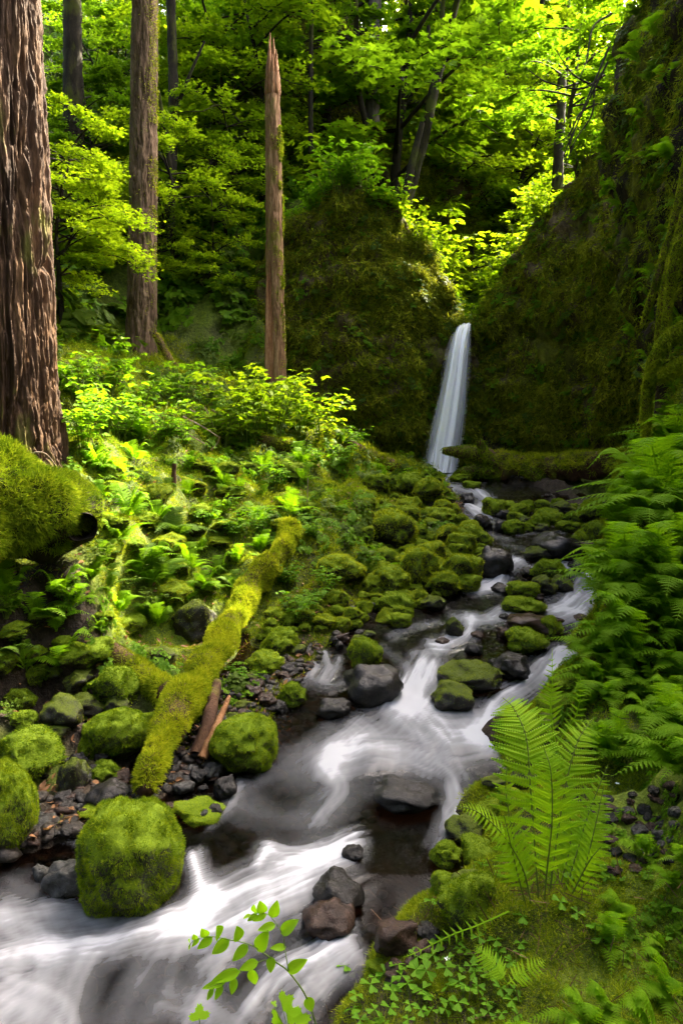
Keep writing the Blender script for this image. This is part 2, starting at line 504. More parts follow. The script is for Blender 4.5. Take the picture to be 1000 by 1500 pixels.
def water_mat():
    m, nt, N, L = new_mat('stream_water')
    a = N.new('ShaderNodeAttribute'); a.attribute_name = 'foam'
    n = noise(nt, 1, 3, .5, 'UV', (9, 2.0, 1)); n2 = noise(nt, 1, 2, .5, 'UV', (42, 3.0, 1))
    st = mathn(nt, 'ADD', mathn(nt, 'MULTIPLY', mathn(nt, 'SUBTRACT', n, .5), 1.1), mathn(nt, 'MULTIPLY', mathn(nt, 'SUBTRACT', n2, .5), .55))
    gate = mathn(nt, 'MULTIPLY', a.outputs['Fac'], mathn(nt, 'SUBTRACT', 1.15, a.outputs['Fac']))
    f = mathn(nt, 'ADD', a.outputs['Fac'], mathn(nt, 'MULTIPLY', st, mathn(nt, 'MULTIPLY', gate, .7)))
    foam = ramp(nt, f, [(.14, (0, 0, 0)), (.5, (.15, .15, .15)), (.85, (.55, .55, .55)), (1.15, (1, 1, 1))])
    white = N.new('ShaderNodeBsdfDiffuse'); white.inputs[0].default_value = (.37, .378, .395, 1)
    tr = N.new('ShaderNodeBsdfTransparent'); tr.inputs[0].default_value = (.30, .20, .12, 1)
    gl = N.new('ShaderNodeBsdfGlossy'); gl.inputs[0].default_value = (.8, .8, .8, 1); gl.inputs['Roughness'].default_value = .22
    fr = N.new('ShaderNodeFresnel'); fr.inputs[0].default_value = 1.17
    c1 = N.new('ShaderNodeMixShader'); L.new(fr.outputs[0], c1.inputs[0]); L.new(tr.outputs[0], c1.inputs[1]); L.new(gl.outputs[0], c1.inputs[2])
    mx = N.new('ShaderNodeMixShader'); L.new(foam, mx.inputs[0]); L.new(c1.outputs[0], mx.inputs[1]); L.new(white.outputs[0], mx.inputs[2])
    out(nt, mx.outputs[0])
    return m
M['water'] = water_mat()
def falls_mat():
    m, nt, N, L = new_mat('falling_water')
    n = noise(nt, 1, 4, .6, 'UV', (14, .5, 1)); n2 = noise(nt, 1, 2, .5, 'UV', (50, .9, 1))
    a = N.new('ShaderNodeAttribute'); a.attribute_name = 'foam'
    s = mathn(nt, 'ADD', mathn(nt, 'MULTIPLY', mathn(nt, 'SUBTRACT', n, .5), .9), mathn(nt, 'MULTIPLY', mathn(nt, 'SUBTRACT', n2, .5), .7))
    f = mathn(nt, 'ADD', a.outputs['Fac'], mathn(nt, 'MULTIPLY', s, .45), True)
    d = N.new('ShaderNodeBsdfDiffuse'); d.inputs[0].default_value = (.95, .955, .96, 1)
    t = N.new('ShaderNodeBsdfTranslucent'); t.inputs[0].default_value = (.95, .955, .96, 1)
    w = N.new('ShaderNodeMixShader'); w.inputs[0].default_value = .1; L.new(d.outputs[0], w.inputs[1]); L.new(t.outputs[0], w.inputs[2])
    tr = N.new('ShaderNodeBsdfTransparent')
    mx = N.new('ShaderNodeMixShader'); L.new(f, mx.inputs[0]); L.new(tr.outputs[0], mx.inputs[1]); L.new(w.outputs[0], mx.inputs[2])
    out(nt, mx.outputs[0])
    return m
M['falls'] = falls_mat()
def plain(name, c, rough=.6, trans=0):
    m, nt, N, L = new_mat(name); out(nt, principled(nt, c, rough, .3)); return m
M['petal'] = plain('white_petal', (.75, .75, .70))
M['litter'] = leaf_mat('dead_leaf', (.10, .045, .018), (.32, .17, .08), .2)
M['twig'] = leaf_mat('dead_needle', (.05, .025, .012), (.22, .12, .06), .0)

# ---------------------------------------------------------------- scatter of things nobody could count
def scatter(name, P, Nrm, size, sources, idx=None, rng=RNG, euler=None, **props):
    P = np.asarray(P, np.float32)
    me = bpy.data.meshes.new(name)
    me.vertices.add(len(P)); me.vertices.foreach_set('co', P.ravel())
    e = eulers(Nrm, rng) if euler is None else euler
    a = me.attributes.new('turn', 'FLOAT_VECTOR', 'POINT'); a.data.foreach_set('vector', e.astype(np.float32).ravel())
    a = me.attributes.new('size', 'FLOAT', 'POINT'); a.data.foreach_set('value', np.broadcast_to(size, (len(P),)).astype(np.float32))
    if idx is None: idx = rng.integers(0, len(sources), len(P))
    a = me.attributes.new('pick', 'INT', 'POINT'); a.data.foreach_set('value', idx.astype(np.int32))
    o = link(name, me, kind='stuff', **props)
    ng = bpy.data.node_groups.new(name, 'GeometryNodeTree')
    ng.interface.new_socket('Geometry', in_out='INPUT', socket_type='NodeSocketGeometry')
    ng.interface.new_socket('Geometry', in_out='OUTPUT', socket_type='NodeSocketGeometry')
    nd = ng.nodes
    gi = nd.new('NodeGroupInput'); go = nd.new('NodeGroupOutput'); jn = nd.new('GeometryNodeJoinGeometry')
    def named(nm, t):
        n = nd.new('GeometryNodeInputNamedAttribute'); n.data_type = t; n.inputs[0].default_value = nm
        return [s for s in n.outputs if s.enabled and s.name == 'Attribute'][0]
    rot, siz, pick = named('turn', 'FLOAT_VECTOR'), named('size', 'FLOAT'), named('pick', 'INT')
    for k, src in enumerate(sources):
        oi = nd.new('GeometryNodeObjectInfo'); oi.inputs['Object'].default_value = src
        oi.inputs['As Instance'].default_value = True
        ip = nd.new('GeometryNodeInstanceOnPoints')
        cmp_ = nd.new('FunctionNodeCompare'); cmp_.data_type = 'INT'; cmp_.operation = 'EQUAL'
        ins = [s for s in cmp_.inputs if s.enabled]
        ng.links.new(pick, ins[0]); ins[1].default_value = k
        ng.links.new(gi.outputs[0], ip.inputs['Points'])
        ng.links.new([s for s in cmp_.outputs if s.enabled][0], ip.inputs['Selection'])
        ng.links.new(oi.outputs['Geometry'], ip.inputs['Instance'])
        ng.links.new(rot, ip.inputs['Rotation']); ng.links.new(siz, ip.inputs['Scale'])
        ng.links.new(ip.outputs[0], jn.inputs[0])
    ng.links.new(jn.outputs[0], go.inputs[0])
    md = o.modifiers.new('scatter', 'NODES'); md.node_group = ng
    return o
def source(name, me): return bpy.data.objects.new(name, me)      # never linked: only scattered

# leaf templates: x side, y forward, z up
def fan(outline, droop=-.12, fold=.1):
    O = np.array(outline, float)
    full = np.vstack([O, (O[1:-1] * [-1, 1])[::-1]])
    z = droop * full[:, 1]**2 + fold * np.abs(full[:, 0])
    V = np.column_stack([full, z])
    n = len(V)
    Fc = np.array([[0, k, k+1] for k in range(1, n-1)])
    return V, Fc
MAPLE = fan([(0, 0), (.42, .05), (.24, .27), (.50, .60), (.20, .58), (0, 1)], -.2, .12)
OVAL = fan([(0, 0), (.22, .22), (.24, .5), (.12, .8), (0, 1)], -.18, .2)
DIAM = (np.array([[0, 0, 0], [.22, .45, .05], [0, 1, -.08], [-.22, .45, .05]], float), np.array([[0, 1, 2], [0, 2, 3]]))
BLADE = (np.array([[-.5, 0, 0], [.5, 0, 0], [0, 1, .0]], float), np.array([[0, 1, 2]]))

# ---------------------------------------------------------------- terrain
def build_ground():
    ny, nx = 450, 330
    y = np.concatenate([np.linspace(-16, .3, 20), np.geomspace(.35, 16.4, 300), np.linspace(16.5, 62, 130)])
    u = np.linspace(-1, 1, nx)
    u = np.sign(u) * np.abs(u)**1.15
    X = u[None] * (2.6 + .78 * np.abs(y[:, None])); Y = np.broadcast_to(y[:, None], X.shape)
    Z = ground(X, Y)
    d = np.maximum(Le(Y) - X, X - Re(Y))
    bank = sstep(.15, .9, d + .35 * fbm(np.stack([X, Y, 0*X], -1) * 1.3, 3, 8))
    bank = bank * (1 - sstep(-1.2, -1.6, X) * sstep(3.9, 4.2, Y) * sstep(5.1, 4.9, Y))  # dark bare soil painted under the nurse log as its overhang shade
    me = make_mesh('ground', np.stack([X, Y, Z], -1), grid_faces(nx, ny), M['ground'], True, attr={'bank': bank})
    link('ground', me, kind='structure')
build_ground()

# ---------------------------------------------------------------- cliffs
def cliff(name, plan, tops, zbot, seed, mat, over=.45, nu=260, nv=150, back=4.0, amp=.45, slope=.5):
    P = catmull(np.array(plan, float), nu)
    T = catmull(np.column_stack([tops, np.zeros(len(tops)), np.zeros(len(tops))]), nu)[:, 0]
    tang = unit(np.gradient(P, axis=0)); nrm = np.column_stack([tang[:, 1], -tang[:, 0]])   # towards the stream
    nf = int(nv * .75); nb = nv - nf
    rows = []
    T = T + .25 * fbm(np.column_stack([P, np.full(nu, 3.3)]) * 1.1, 4, seed + 5)
    for k in range(nf):
        v = k / (nf - 1)
        z = zbot + (T - zbot) * v
        off = -over * (1 - sstep(0, .28, v)) * 1.0 + .35 * math.sin(math.pi * v) - 1.1 * max(0, v - .72)**1.6
        rows.append(np.column_stack([P + nrm * off, z if np.ndim(z) else np.full(nu, z)]))
    edge = rows[-1]
    for k in range(1, nb + 1):
        t = k / nb
        b = back * t
        rows.append(np.column_stack([edge[:, :2] - nrm * b, edge[:, 2] + .22 * math.sin(min(1, t * 4) * 1.57) + slope * b]))
    V = np.array(rows)
    # displace along the face
    N3 = np.concatenate([nrm, np.full((nu, 1), .12)], 1)[None]
    dsp = amp * fbm(V * [.55, .55, .7], 4, seed) + .30 * fbm(V * [1.6, 1.6, 1.3], 4, seed + 1) + .20 * np.abs(fbm(V * [3.6, 3.6, 2.2], 3, seed + 2))
    led = V[..., 2] * 1.25 + 1.3 * fbm(V * [.5, .5, .25], 3, seed + 11)
    led = led - np.floor(led)
    dsp = dsp + .12 * (sstep(.0, .75, led) - sstep(.80, 1.0, led)) - .12
    V = V + N3 * dsp[..., None]
    me = make_mesh(name, V, grid_faces(nu, nv), mat)
    o = link(name, me, kind='structure')
    return V, nf
LEFT = cliff('cliff', [(-2.9, 21), (-2.2, 18.3), (-1.45, 16.4), (-.75, 15.5), (.2, 15.1), (1.2, 15.3), (2.2, 15.9), (2.85, 16.45), (3.15, 17.2)],
             [6.0, 6.2, 6.5, 6.8, 6.95, 6.6, 5.8, 4.5, 4.35], .9, 51, M['cliff'], slope=.12, back=2.5)
RIGHT = cliff('cliff', [(2.55, 17.4), (2.78, 16.7), (3.3, 16.2), (4.15, 15.1), (4.85, 13.8), (5.5, 12.3), (6.6, 10.6)],
              [4.3, 4.6, 5.7, 6.9, 7.8, 9.2, 10], .9, 77, M['cliff'], slope=.3)
UPPER = cliff('cliff', [(-7.5, 26), (-5.6, 23.5), (-3.6, 22.0), (-1.2, 21.6), (.8, 22.2), (2.2, 22.8), (3.6, 23.6), (4.6, 25.5)],
              [12, 13.5, 14.2, 14.6, 14.0, 13.2, 11.4, 9.5], 5.0, 64, M['cliff'], over=.3, amp=.7)
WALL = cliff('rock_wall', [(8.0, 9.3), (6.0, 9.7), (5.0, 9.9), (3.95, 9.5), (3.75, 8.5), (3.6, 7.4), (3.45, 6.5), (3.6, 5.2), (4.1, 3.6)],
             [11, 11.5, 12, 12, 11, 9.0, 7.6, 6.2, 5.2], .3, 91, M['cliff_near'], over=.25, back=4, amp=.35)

def face_points(S, n, rng, v0=0., v1=1., u0=0., u1=1.):
    """random points and normals on a cliff face"""
    V, nf = S
    N = np.cross(np.gradient(V, axis=1), np.gradient(V, axis=0)); N = unit(N)
    mid = V[nf // 2, V.shape[1] // 2]
    if (N[nf // 2, V.shape[1] // 2] * (np.array([0, 4., 2]) - mid)).sum() < 0: N = -N
    i = rng.uniform(v0, v1, n) * (nf - 2); j = rng.uniform(u0, u1, n) * (V.shape[1] - 2)
    a, b = i.astype(int), j.astype(int)
    f, g = (i - a)[:, None], (j - b)[:, None]
    P = V[a, b] * (1-f) * (1-g) + V[a+1, b] * f * (1-g) + V[a, b+1] * (1-f) * g + V[a+1, b+1] * f * g
    return P, N[a, b]

# moss tufts and hanging moss
def tuft_mesh(name, mat, n, rng, spread=.5, length=1., width=.12, lean=.6, droop=0.):
    base = np.column_stack([rng.normal(size=(n, 2)) * spread * .5, np.zeros(n)])
    d = unit(np.column_stack([rng.normal(size=(n, 2)) * lean, np.ones(n)])) + base * .5
    d = unit(d)
    up = unit(rng.normal(size=(n, 3)))
    V, Fc = stamp(BLADE[0] * [width, 1, 1], BLADE[1], base, d, up, length * rng.uniform(.5, 1.1, n))
    return make_mesh(name, V, Fc, mat, False)
TUFT = [source('moss_tuft', tuft_mesh('moss_tuft', M['moss'], 46, RNG, 1.2, .55, .16, .9)) for _ in range(3)]
TUFT_GOLD = [source('moss_tuft_gold', tuft_mesh('moss_tuft_gold', M['moss_gold'], 46, RNG, 1.2, .55, .16, .9)) for _ in range(3)]
def hang_mesh(name, mat, n, rng):
    # curtain tuft: +Z out of the face; blades bend down local -Y is set by the euler below
    base = rng.normal(size=(n, 3)) * [.45, .40, .05]
    d = unit(np.column_stack([rng.normal(size=n) * .7, -np.abs(rng.normal(size=n)) - .25, rng.uniform(.2, 1.3, n)]))
    V, Fc = stamp(BLADE[0] * [.24, 1, 1], BLADE[1], base, d, unit(rng.normal(size=(n, 3))), rng.uniform(.2, .55, n))
    return make_mesh(name, V, Fc, mat, False)
HANG = [source('hanging_moss_tuft', hang_mesh('hanging_moss_tuft', M['moss_wall'], 44, RNG)) for _ in range(3)]
HANG2 = [source('hanging_moss_tuft', hang_mesh('hanging_moss_tuft', M['moss_dark'], 44, RNG)) for _ in range(2)]
def face_euler(N, rng, jit=.25):
    """+Z along the normal, -Y pointing down the face"""
    n = unit(N + rng.normal(size=N.shape) * jit)
    upv = np.array([0, 0, 1.])
    t = unit(np.cross(upv, n)); b = np.cross(n, t)
    R = np.stack([t, b, n], -1)
    return np.stack([np.arctan2(R[:, 2, 1], R[:, 2, 2]), -np.arcsin(np.clip(R[:, 2, 0], -1, 1)), np.arctan2(R[:, 1, 0], R[:, 0, 0])], -1)
def moss_on(S, n, size, srcs, seed, v0=.02, v1=1, thr=-.1):
    r = np.random.default_rng(seed)
    P, N = face_points(S, n, r, v0, v1)
    k = fbm(P * .8, 4, seed) + .22 * r.normal(size=n) > thr
    P, N = P[k], N[k]
    scatter('hanging_moss', P, N, size * r.uniform(.4, 1.6, len(P)), srcs, rng=r, euler=face_euler(N, r, .45))
moss_on(LEFT, 26000, .15, HANG + HANG2, 5, thr=-.04)
moss_on(RIGHT, 26000, .15, HANG + HANG2[:1], 6, thr=-.04)
moss_on(UPPER, 11000, .24, HANG + HANG2[:1], 8)
moss_on(WALL, 14000, .10, HANG2 + HANG[:1], 7)

# ---------------------------------------------------------------- waterfall
def build_falls():
    pts = [at(684, 470, 16.9), at(682, 473, 16.1), at(679, 478, 15.45), at(673, 503, 15.12), at(666, 555, 14.95), at(656, 620, 14.85), at(644, 692, 14.75)]
    wid = np.array([.10, .13, .15, .18, .22, .26, .30])
    n, k = 80, 40
    P = catmull(pts, n)
    w = np.interp(np.linspace(0, 1, n), np.linspace(0, 1, 7), wid)
    root = thing('waterfall', 'tall white silky waterfall pouring through the notch between two mossy cliffs', 'waterfall', loc=tuple(pts[-1]))
    for j, (sw, off, dens) in enumerate(((1.0, 0.0, 1.5), (.86, -.06, 1.6), (1.25, .06, .6))):
        u = np.linspace(-1, 1, k)
        V = np.zeros((n, k, 3)); fo = np.zeros((n, k)); uv = np.zeros((n, k, 2))
        L = np.concatenate([[0], np.cumsum(np.linalg.norm(np.diff(P, axis=0), axis=1))])
        for i in range(n):
            ragged = 1 + .16 * vn(np.array([[L[i] * .8 + j * 9, 3.1, j]]), 4)[0]
            V[i, :, 0] = P[i, 0] + u * w[i] * sw * ragged
            V[i, :, 1] = P[i, 1] + off - .22 * w[i] / .3 * np.sqrt(np.maximum(0, 1 - u*u)) + .03 * np.sin(u * 9 + j)
            V[i, :, 2] = P[i, 2] + .0 * u
            e = sstep(0, .55, 1 - np.abs(u))
            fo[i] = dens * e * (1.05 - .15 * i / n) + (.25 if i > 72 else 0) * e
            uv[i, :, 0] = (u * .5 + .5) + j * 3; uv[i, :, 1] = L[i]
        o = link('water_sheet' if j < 2 else 'spray', make_mesh('water_sheet', V - pts[-1], grid_faces(k, n), M['falls'], True, uv.reshape(-1, 2), {'foam': fo}), root)
    # churned pool at the foot
build_falls()

# ---------------------------------------------------------------- stream
STROKES = [  # pixel polyline, half width px, strength
 ([(625, 690), (645, 693), (665, 692)], 22, 1.3), ([(648, 706), (668, 716), (690, 724)], 15, .8), ([(664, 726), (684, 742), (704, 756)], 18, 1.0), ([(664, 744), (690, 764), (712, 768)], 13, .7), ([(640, 700), (655, 712), (660, 728)], 12, .7),
 ([(696, 716), (714, 735), (702, 748)], 13, .8), ([(688, 768), (720, 786), (742, 792)], 9, .5), ([(760, 786), (795, 780), (825, 782)], 7, .35),
 ([(698, 862), (722, 856), (738, 838), (756, 822)], 13, 1.1), ([(756, 824), (775, 832), (800, 836)], 9, .6), ([(820, 830), (850, 838), (890, 840)], 14, .95), ([(880, 838), (868, 862), (842, 888), (815, 900)], 22, 1.1),
 ([(700, 855), (660, 862), (640, 862)], 7, .35), ([(830, 895), (790, 900), (760, 905)], 13, .8), ([(700, 868), (740, 862), (780, 870)], 10, .6),
 ([(745, 905), (700, 910), (668, 905)], 12, .75), ([(690, 905), (684, 930), (660, 945), (630, 948)], 12, .9), ([(640, 912), (600, 922), (575, 934)], 9, .55), ([(618, 884), (650, 890)], 6, .4),
 ([(852, 905), (842, 935), (818, 960)], 13, .6), ([(845, 945), (825, 962), (808, 985)], 16, 1.1), ([(800, 985), (770, 1010), (735, 1035), (712, 1062)], 22, .95), ([(640, 962), (600, 960), (650, 958)], 8, .5),
 ([(448, 962), (462, 975), (455, 992)], 8, .75), ([(474, 960), (480, 978), (472, 998)], 8, .8), ([(496, 966), (492, 982), (480, 1000)], 7, .7), ([(445, 1000), (480, 1008), (512, 1000)], 10, .6),
 ([(625, 985), (612, 1010), (590, 1040)], 26, 1.0), ([(590, 1035), (640, 1060), (700, 1062)], 36, .75), ([(610, 1050), (580, 1085), (540, 1100)], 52, .6), ([(640, 1080), (660, 1100), (690, 1095)], 30, .7),
 ([(490, 1112), (560, 1102), (615, 1112), (660, 1140), (672, 1180)], 22, .75), ([(560, 1060), (500, 1090), (450, 1130)], 40, .45), ([(668, 1185), (655, 1215), (640, 1240)], 16, .6), ([(520, 1070), (490, 1100), (480, 1130)], 26, .75), ([(690, 1080), (725, 1072), (735, 1085)], 12, .9),
 ([(480, 1120), (500, 1160), (470, 1200)], 24, .7), ([(450, 1105), (410, 1130), (350, 1158)], 22, .4), ([(440, 1200), (400, 1200), (350, 1180)], 26, .4), ([(352, 1150), (340, 1180), (310, 1205)], 10, .55),
 ([(520, 1235), (480, 1252), (430, 1258), (390, 1252)], 17, .9), ([(500, 1255), (440, 1280), (370, 1310), (310, 1335)], 30, .85), ([(440, 1310), (380, 1340), (320, 1360), (250, 1375)], 30, .7), ([(395, 1248), (385, 1262), (378, 1275)], 8, .8),
 ([(284, 1262), (292, 1290), (300, 1330)], 15, 1.0), ([(310, 1330), (250, 1362), (180, 1382), (90, 1395), (0, 1410)], 22, .85), ([(0, 1355), (75, 1395), (60, 1450), (0, 1500)], 50, .72), ([(175, 1372), (130, 1420), (100, 1510)], 34, .55), ([(240, 1395), (200, 1450), (170, 1510)], 34, .5), ([(300, 1342), (262, 1400), (240, 1470), (205, 1515)], 20, .42), ([(385, 1330), (335, 1400), (300, 1465), (280, 1520)], 24, .6), ([(0, 1470), (60, 1500), (90, 1540)], 40, .6), ([(160, 1345), (80, 1352), (0, 1345)], 14, .5),
 ([(60, 1340), (110, 1345), (160, 1352)], 10, .4), ([(300, 1420), (330, 1400), (380, 1380)], 20, .5), ([(250, 1480), (300, 1490), (340, 1510)], 28, .6), ([(500, 1385), (450, 1410), (400, 1440), (370, 1480)], 21, .85), ([(515, 1400), (470, 1440), (420, 1500)], 22, .7), ([(470, 1385), (500, 1370), (520, 1360)], 8, .5),
 ([(660, 935), (640, 960), (618, 985)], 12, .6), ([(715, 905), (735, 895), (760, 892)], 8, .6), ([(560, 950), (590, 975), (600, 990)], 9, .4), ([(770, 860), (775, 880), (760, 900)], 6, .5), ([(740, 800), (770, 808), (790, 825)], 8, .45),
 ([(95, 1228), (110, 1222), (118, 1235)], 7, .6), ([(345, 1120), (380, 1130)], 9, .3)]
def build_stream():
    ny, nx = 760, 400
    y = np.geomspace(.5, 17.4, ny)
    u = np.linspace(0, 1, nx)
    L = Le(y) - np.interp(y, [0, 3, 4, 5, 8], [1.5, 1.3, 1.6, .9, .5]); R = Re(y) + .5
    X = L[:, None] + (R - L)[:, None] * u[None]; Y = np.broadcast_to(y[:, None], X.shape).copy()
    Z = Wl(Y)
    q = np.stack([X, Y], -1)
    acc = np.zeros_like(X)
    for n_, (pts, hw, st) in enumerate(STROKES):
        W3 = catmull(np.array([hit_water(*p) for p in pts]), 4 * len(pts))[:, :2]
        seg = np.linalg.norm(np.diff(W3, axis=0), axis=1); cum = np.concatenate([[0], np.cumsum(seg)])
        ym = W3[:, 1].mean(); wpx = hw * ym / F
        lo, hi = W3.min(0) - wpx * 5, W3.max(0) + wpx * 5
        rows = np.nonzero((y > lo[1]) & (y < hi[1]))[0]
        if not len(rows): continue
        sl = slice(rows[0], rows[-1] + 1)
        qq = q[sl]
        best = np.full(qq.shape[:2], 1e9); cross = np.zeros_like(best); along = np.zeros_like(best)
        for k in range(len(W3) - 1):
            a, b = W3[k], W3[k+1]; ab = b - a; l2 = max(ab @ ab, 1e-9)
            t = np.clip(((qq - a) @ ab) / l2, 0, 1)
            dv = qq - (a + t[..., None] * ab)
            dist = np.sqrt((dv[..., 0] / wpx)**2 + (dv[..., 1] / (wpx * 1.9))**2)
            cr = (ab[0] * dv[..., 1] - ab[1] * dv[..., 0]) / math.sqrt(l2)
            m = dist < best
            best[m] = dist[m]; cross[m] = cr[m]; along[m] = (cum[k] + t * seg[k])[m]
        cc = np.stack([cross / wpx * 2.2 + n_ * 5, along / wpx * .35, np.full_like(cross, n_ * 3.7)], -1)
        streak = fbm(cc, 2, 40) * .9 + fbm(cc * [2.8, 1.0, 1], 2, 41) * .55
        f = st * np.exp(-(best * .85)**1.8) * np.clip(1 + streak * (.22 + .42 * np.clip(best, 0, 1)), .1, 1.7)
        acc[sl] += f**2
    foam = acc ** .5
    p3 = np.stack([X, Y, 0*X], -1)
    broad = fbm(p3 * [2.2, 1.4, 1], 3, 61)
    foam = np.clip(foam * (.92 + .2 * broad), 0, 1.1)
    Z = Z + .028 * foam * (1 + fbm(p3 * [5, 2.5, 1], 3, 62)) + .012 * fbm(p3 * [3, 2, 1], 3, 63)
    al = np.cumsum(np.concatenate([[0], np.diff(y)]))
    bend = .35 * fbm(p3 * .9, 2, 66)
    uv = np.stack([X * .55 + Y * .18 + bend * .5, Y * .55 - X * .12], -1)
    me = make_mesh('stream', np.stack([X, Y, Z], -1), grid_faces(nx, ny), M['water'], True, uv.reshape(-1, 2), {'foam': foam})
    link('stream', me, kind='structure')
build_stream()

# ---------------------------------------------------------------- rocks
def ico(sub):
    bm = bmesh.new(); bmesh.ops.create_icosphere(bm, subdivisions=sub, radius=1)
    V = np.array([v.co[:] for v in bm.verts]); Fc = np.array([[v.index for v in f.verts] for f in bm.faces]); bm.free()
    return V, Fc
ICO5, ICO4 = ico(5), ico(4)
def rock_shape(seed, angular=.5, base=ICO4, rough=.16):
    r = np.random.default_rng(seed)
    V = base[0] * r.uniform(.72, 1.25, 3)
    for _ in range(9):                                  # knock flat facets off the boulder
        n = unit(r.normal(size=3)); d = r.uniform(.62, .95)
        k = V @ n - d
        V = V - np.where(k > 0, k * angular, 0)[:, None] * n
    V = V * (1 + rough * 1.5 * fbm(base[0] * 1.4 + seed, 3, seed) + .10 * fbm(base[0] * 3 + seed, 2, seed + 7) + .05 * fbm(base[0] * 5 + seed, 3, seed + 1))[:, None]
    V -= (V.max(0) + V.min(0)) / 2
    V /= np.abs(V).max(0)
    return V
def blades_on(V, Fc, n, rng, length, width, keep, flop=.5, down=.35):
    tri = V[Fc]
    cr = np.cross(tri[:, 1] - tri[:, 0], tri[:, 2] - tri[:, 0]); ar = np.linalg.norm(cr, axis=1); nr = unit(cr)
    cen = tri.mean(1)
    w = ar * keep(cen, nr)
    f = rng.choice(len(Fc), n, p=w / w.sum())
    a, b = rng.random((2, n)); s = a + b > 1; a[s], b[s] = 1 - a[s], 1 - b[s]
    P = tri[f, 0] + a[:, None] * (tri[f, 1] - tri[f, 0]) + b[:, None] * (tri[f, 2] - tri[f, 0])
    d = unit(nr[f] + rng.normal(size=(n, 3)) * flop + [0, 0, -down])
    d[(d * nr[f]).sum(1) < .1] += nr[f][(d * nr[f]).sum(1) < .1] * .5
    # shaggy clumping
    ln = length * rng.uniform(.4, 1.15, n) * (1 + .6 * fbm(P * 5, 2, 9))
    return stamp(BLADE[0] * [width, 1, 1], BLADE[1], P - nr[f] * length * .15, d, unit(rng.normal(size=(n, 3))), ln)
ROCKS = {}
def rock_variant(key, seed, mat, moss=None, angular=.5, n=9000, length=.10, thr=.1, base=ICO4, width=.22):
    V = rock_shape(seed, angular, base, {'hero': .12}.get(key, .26))
    me = make_mesh('rock', V, base[1], M[mat])
    mm = None
    if moss:
        r = np.random.default_rng(seed + 5)
        keep = lambda c, nn: sstep(thr - .25, thr + .15, nn[:, 2] + .45 * fbm(c * 2.2 + seed, 3, seed))
        v2, f2 = blades_on(V, base[1], n, r, length, width, keep)
        mm = make_mesh('moss', v2, f2, M[moss], False)
    ROCKS.setdefault(key, []).append((me, mm))
for k in range(9): rock_variant('moss', 100 + k, 'rock_moss', 'moss', (.4, .8, .95)[k % 3], 11000, .13, (-.5, -.2, -.4)[k % 3])
for k in range(8): rock_variant('gold', 120 + k, 'rock_moss', 'moss_gold', (.4, .9, .7)[k % 3], 11000, .13, (-.5, -.25, -.4)[k % 3])
for k in range(2): rock_variant('hero', 140 + k, 'rock_moss', 'moss', .2, 56000, .075, -.55, ICO5, .17)
for k in range(3): rock_variant('dark', 160 + k, 'rock_moss_dark', 'moss_dark', .6, 6000, .08, .3)
for k in range(4): rock_variant('wet', 180 + k, 'rock_wet', None, .75)
for k in range(2): rock_variant('brown', 190 + k, 'rock_brown', None, .7)
for k in range(2): rock_variant('grey', 195 + k, 'rock_grey', None, .6)
_rk = 0
def rock(px, py, w, h, key, label, group=None, Y=None, tilt=0., name=None, spin=None):
    global _rk
    _rk += 1
    r = np.random.default_rng(900 + _rk)
    if Y is None: Y = hit_water(px, py + h * .30)[1]
    c = at(px, py, Y)
    phi = math.atan2(CAM_Z - c[2], Y)
    rx = w / 2 * Y / F * 1.03; ry = rx * r.uniform(.85, 1.05); hh = h / 2 * Y / F * 1.05
    rz = math.sqrt(max((hh**2 - (ry * math.sin(phi))**2), (hh * .55)**2)) / math.cos(phi)
    v = ROCKS[key][_rk % len(ROCKS[key])]
    cat = 'rock'
    if len(label.replace('-', ' ').split()) > 16: label = ' '.join(label.split()[1:])
    o = thing(name or ('mossy_rock' if v[1] else 'river_rock'), label, cat, group, v[0], tuple(c), None, (rx, ry, rz))
    q_ = .3 if group else .12
    o.rotation_euler = (r.uniform(-q_, q_), r.uniform(-q_, q_) + tilt, spin if spin is not None else r.uniform(0, 6.28) if group else r.choice([0, math.pi]) + r.uniform(-.3, .3))
    if v[1]: link('moss', v[1], o, kind='stuff')
    return o
